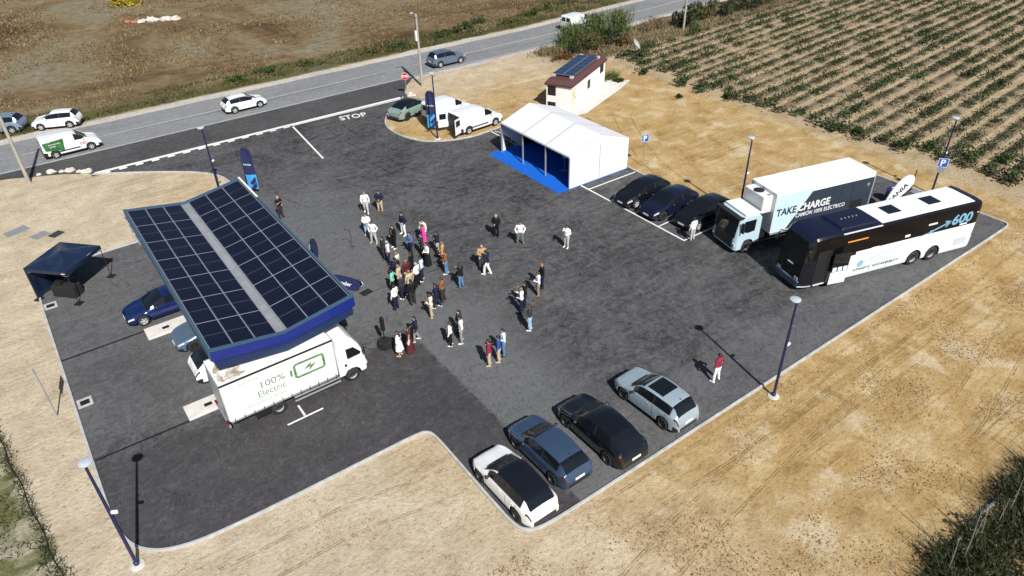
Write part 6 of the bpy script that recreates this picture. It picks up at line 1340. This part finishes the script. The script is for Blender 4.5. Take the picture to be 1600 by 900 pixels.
m_.add(vs, [(i*16+j, i*16+(j+1) % 16, (i+1)*16+(j+1) % 16, (i+1)*16+j) for i in range(4) for j in range(16)]); o = m_.build('reflector', 'pipe_grey', T, 60); o.location = (0, 0, 1.1); o.rotation_euler = (R(50), 0, 0); s_m = o.modifiers.new('t', 'SOLIDIFY'); s_m.thickness = .02
MB().tube([(-.1, -1.5, .05), (.0, -.1, 1.15)], .035, 6).build('pole', 'rock_pale', T)
# reed bank in the bottom right corner, pale pipe in front of it, tall bare canes
tag(MB().tube([(21.0, 3.9, .10), (24.1, 4.1, .11), (27.0, 4.16, .10), (30.2, 4.05, .12), (34, 4.0, .1)], .075, 8).build('pipe', 'pipe_grey', None, 60), 'pale grey pipe along the foot of the reeds at bottom right', 'pipe')
n = 5200; p = np.zeros((n, 3)); p[:, 0] = rng.uniform(20.5, 37, n); p[:, 1] = 4.0-np.abs(rng.normal(size=n))*1.5+.45*np.sin(p[:, 0]*1.7)*np.sin(p[:, 0]*.6+1); h_ = np.clip(.35+(3.7-p[:, 1])*.42, .3, 1.5)
tag(link('reed_bank', fast_mesh('reed_bank', blades(p, .9, .05, .6), 3, 'reed_shade')), 'dark green reeds and long grass filling the bottom right corner', None, None, 'stuff')
n = 5000; p = np.zeros((n, 3)); p[:, 0] = rng.uniform(20.5, 37, n); p[:, 1] = 4.2-np.abs(rng.normal(size=n))*1.6+.45*np.sin(p[:, 0]*1.7)*np.sin(p[:, 0]*.6+1); p[:, 2] = rng.uniform(.02, .75, n)
tag(link('reed_undergrowth', fast_mesh('reed_undergrowth', leaves(p, .22, .4), 4, 'leaf_dark')), 'dark leafy undergrowth between the reeds at bottom right', None, None, 'stuff')
n = 900; p = np.zeros((n, 3)); p[:, 0] = rng.uniform(21, 36, n); p[:, 1] = 4.1+np.abs(rng.normal(size=n))*.55; p[:, 2] = .0
tag(link('dry_twigs', fast_mesh('dry_twigs', blades(p[nz(p, .8, 3) > -.05], .45, .022, 1.3), 3, 'stem_brown')), 'dry twigs and stalks on the sand before the reeds', None, None, 'stuff')
G8 = 'bare canes standing at the reed bank'
for i, (x, y, h, lx, ly) in enumerate(((22.6, 3.6, 2.2, .1, .2), (23.6, 3.5, 3.3, -.1, .25), (24.6, 3.7, 1.4, .5, .1), (25.2, 3.6, 2.1, -.1, .3), (26.3, 3.5, 1.7, .2, .1), (27.4, 3.5, 2.1, .3, .2), (28.6, 3.4, 1.3, -.2, .2), (29.8, 3.4, 1.6, .2, .2), (30.8, 3.5, 2.2, .1, .2))):
    T = thing('cane', 'bare cane at the reed bank, %s from the left' % ORD[i], 'cane', (x, y, 0), 0, G8)
    m_ = MB(); m_.tube([(0, 0, -.05), (lx*.4, ly*.4, h*.5), (lx, ly, h)], [.024, .020, .008], 5); m_.build('stalk', 'cane_grey', T)
    o = link('leaf', fast_mesh('leaf', leaves(np.stack([lx*np.linspace(.2, .9, 12)+rng.normal(size=12)*.05, ly*np.linspace(.2, .9, 12)+rng.normal(size=12)*.05, h*np.linspace(.2, .95, 12)], 1), .20, .14, .2), 4, 'reed_dry'), T); o['kind'] = 'stuff'
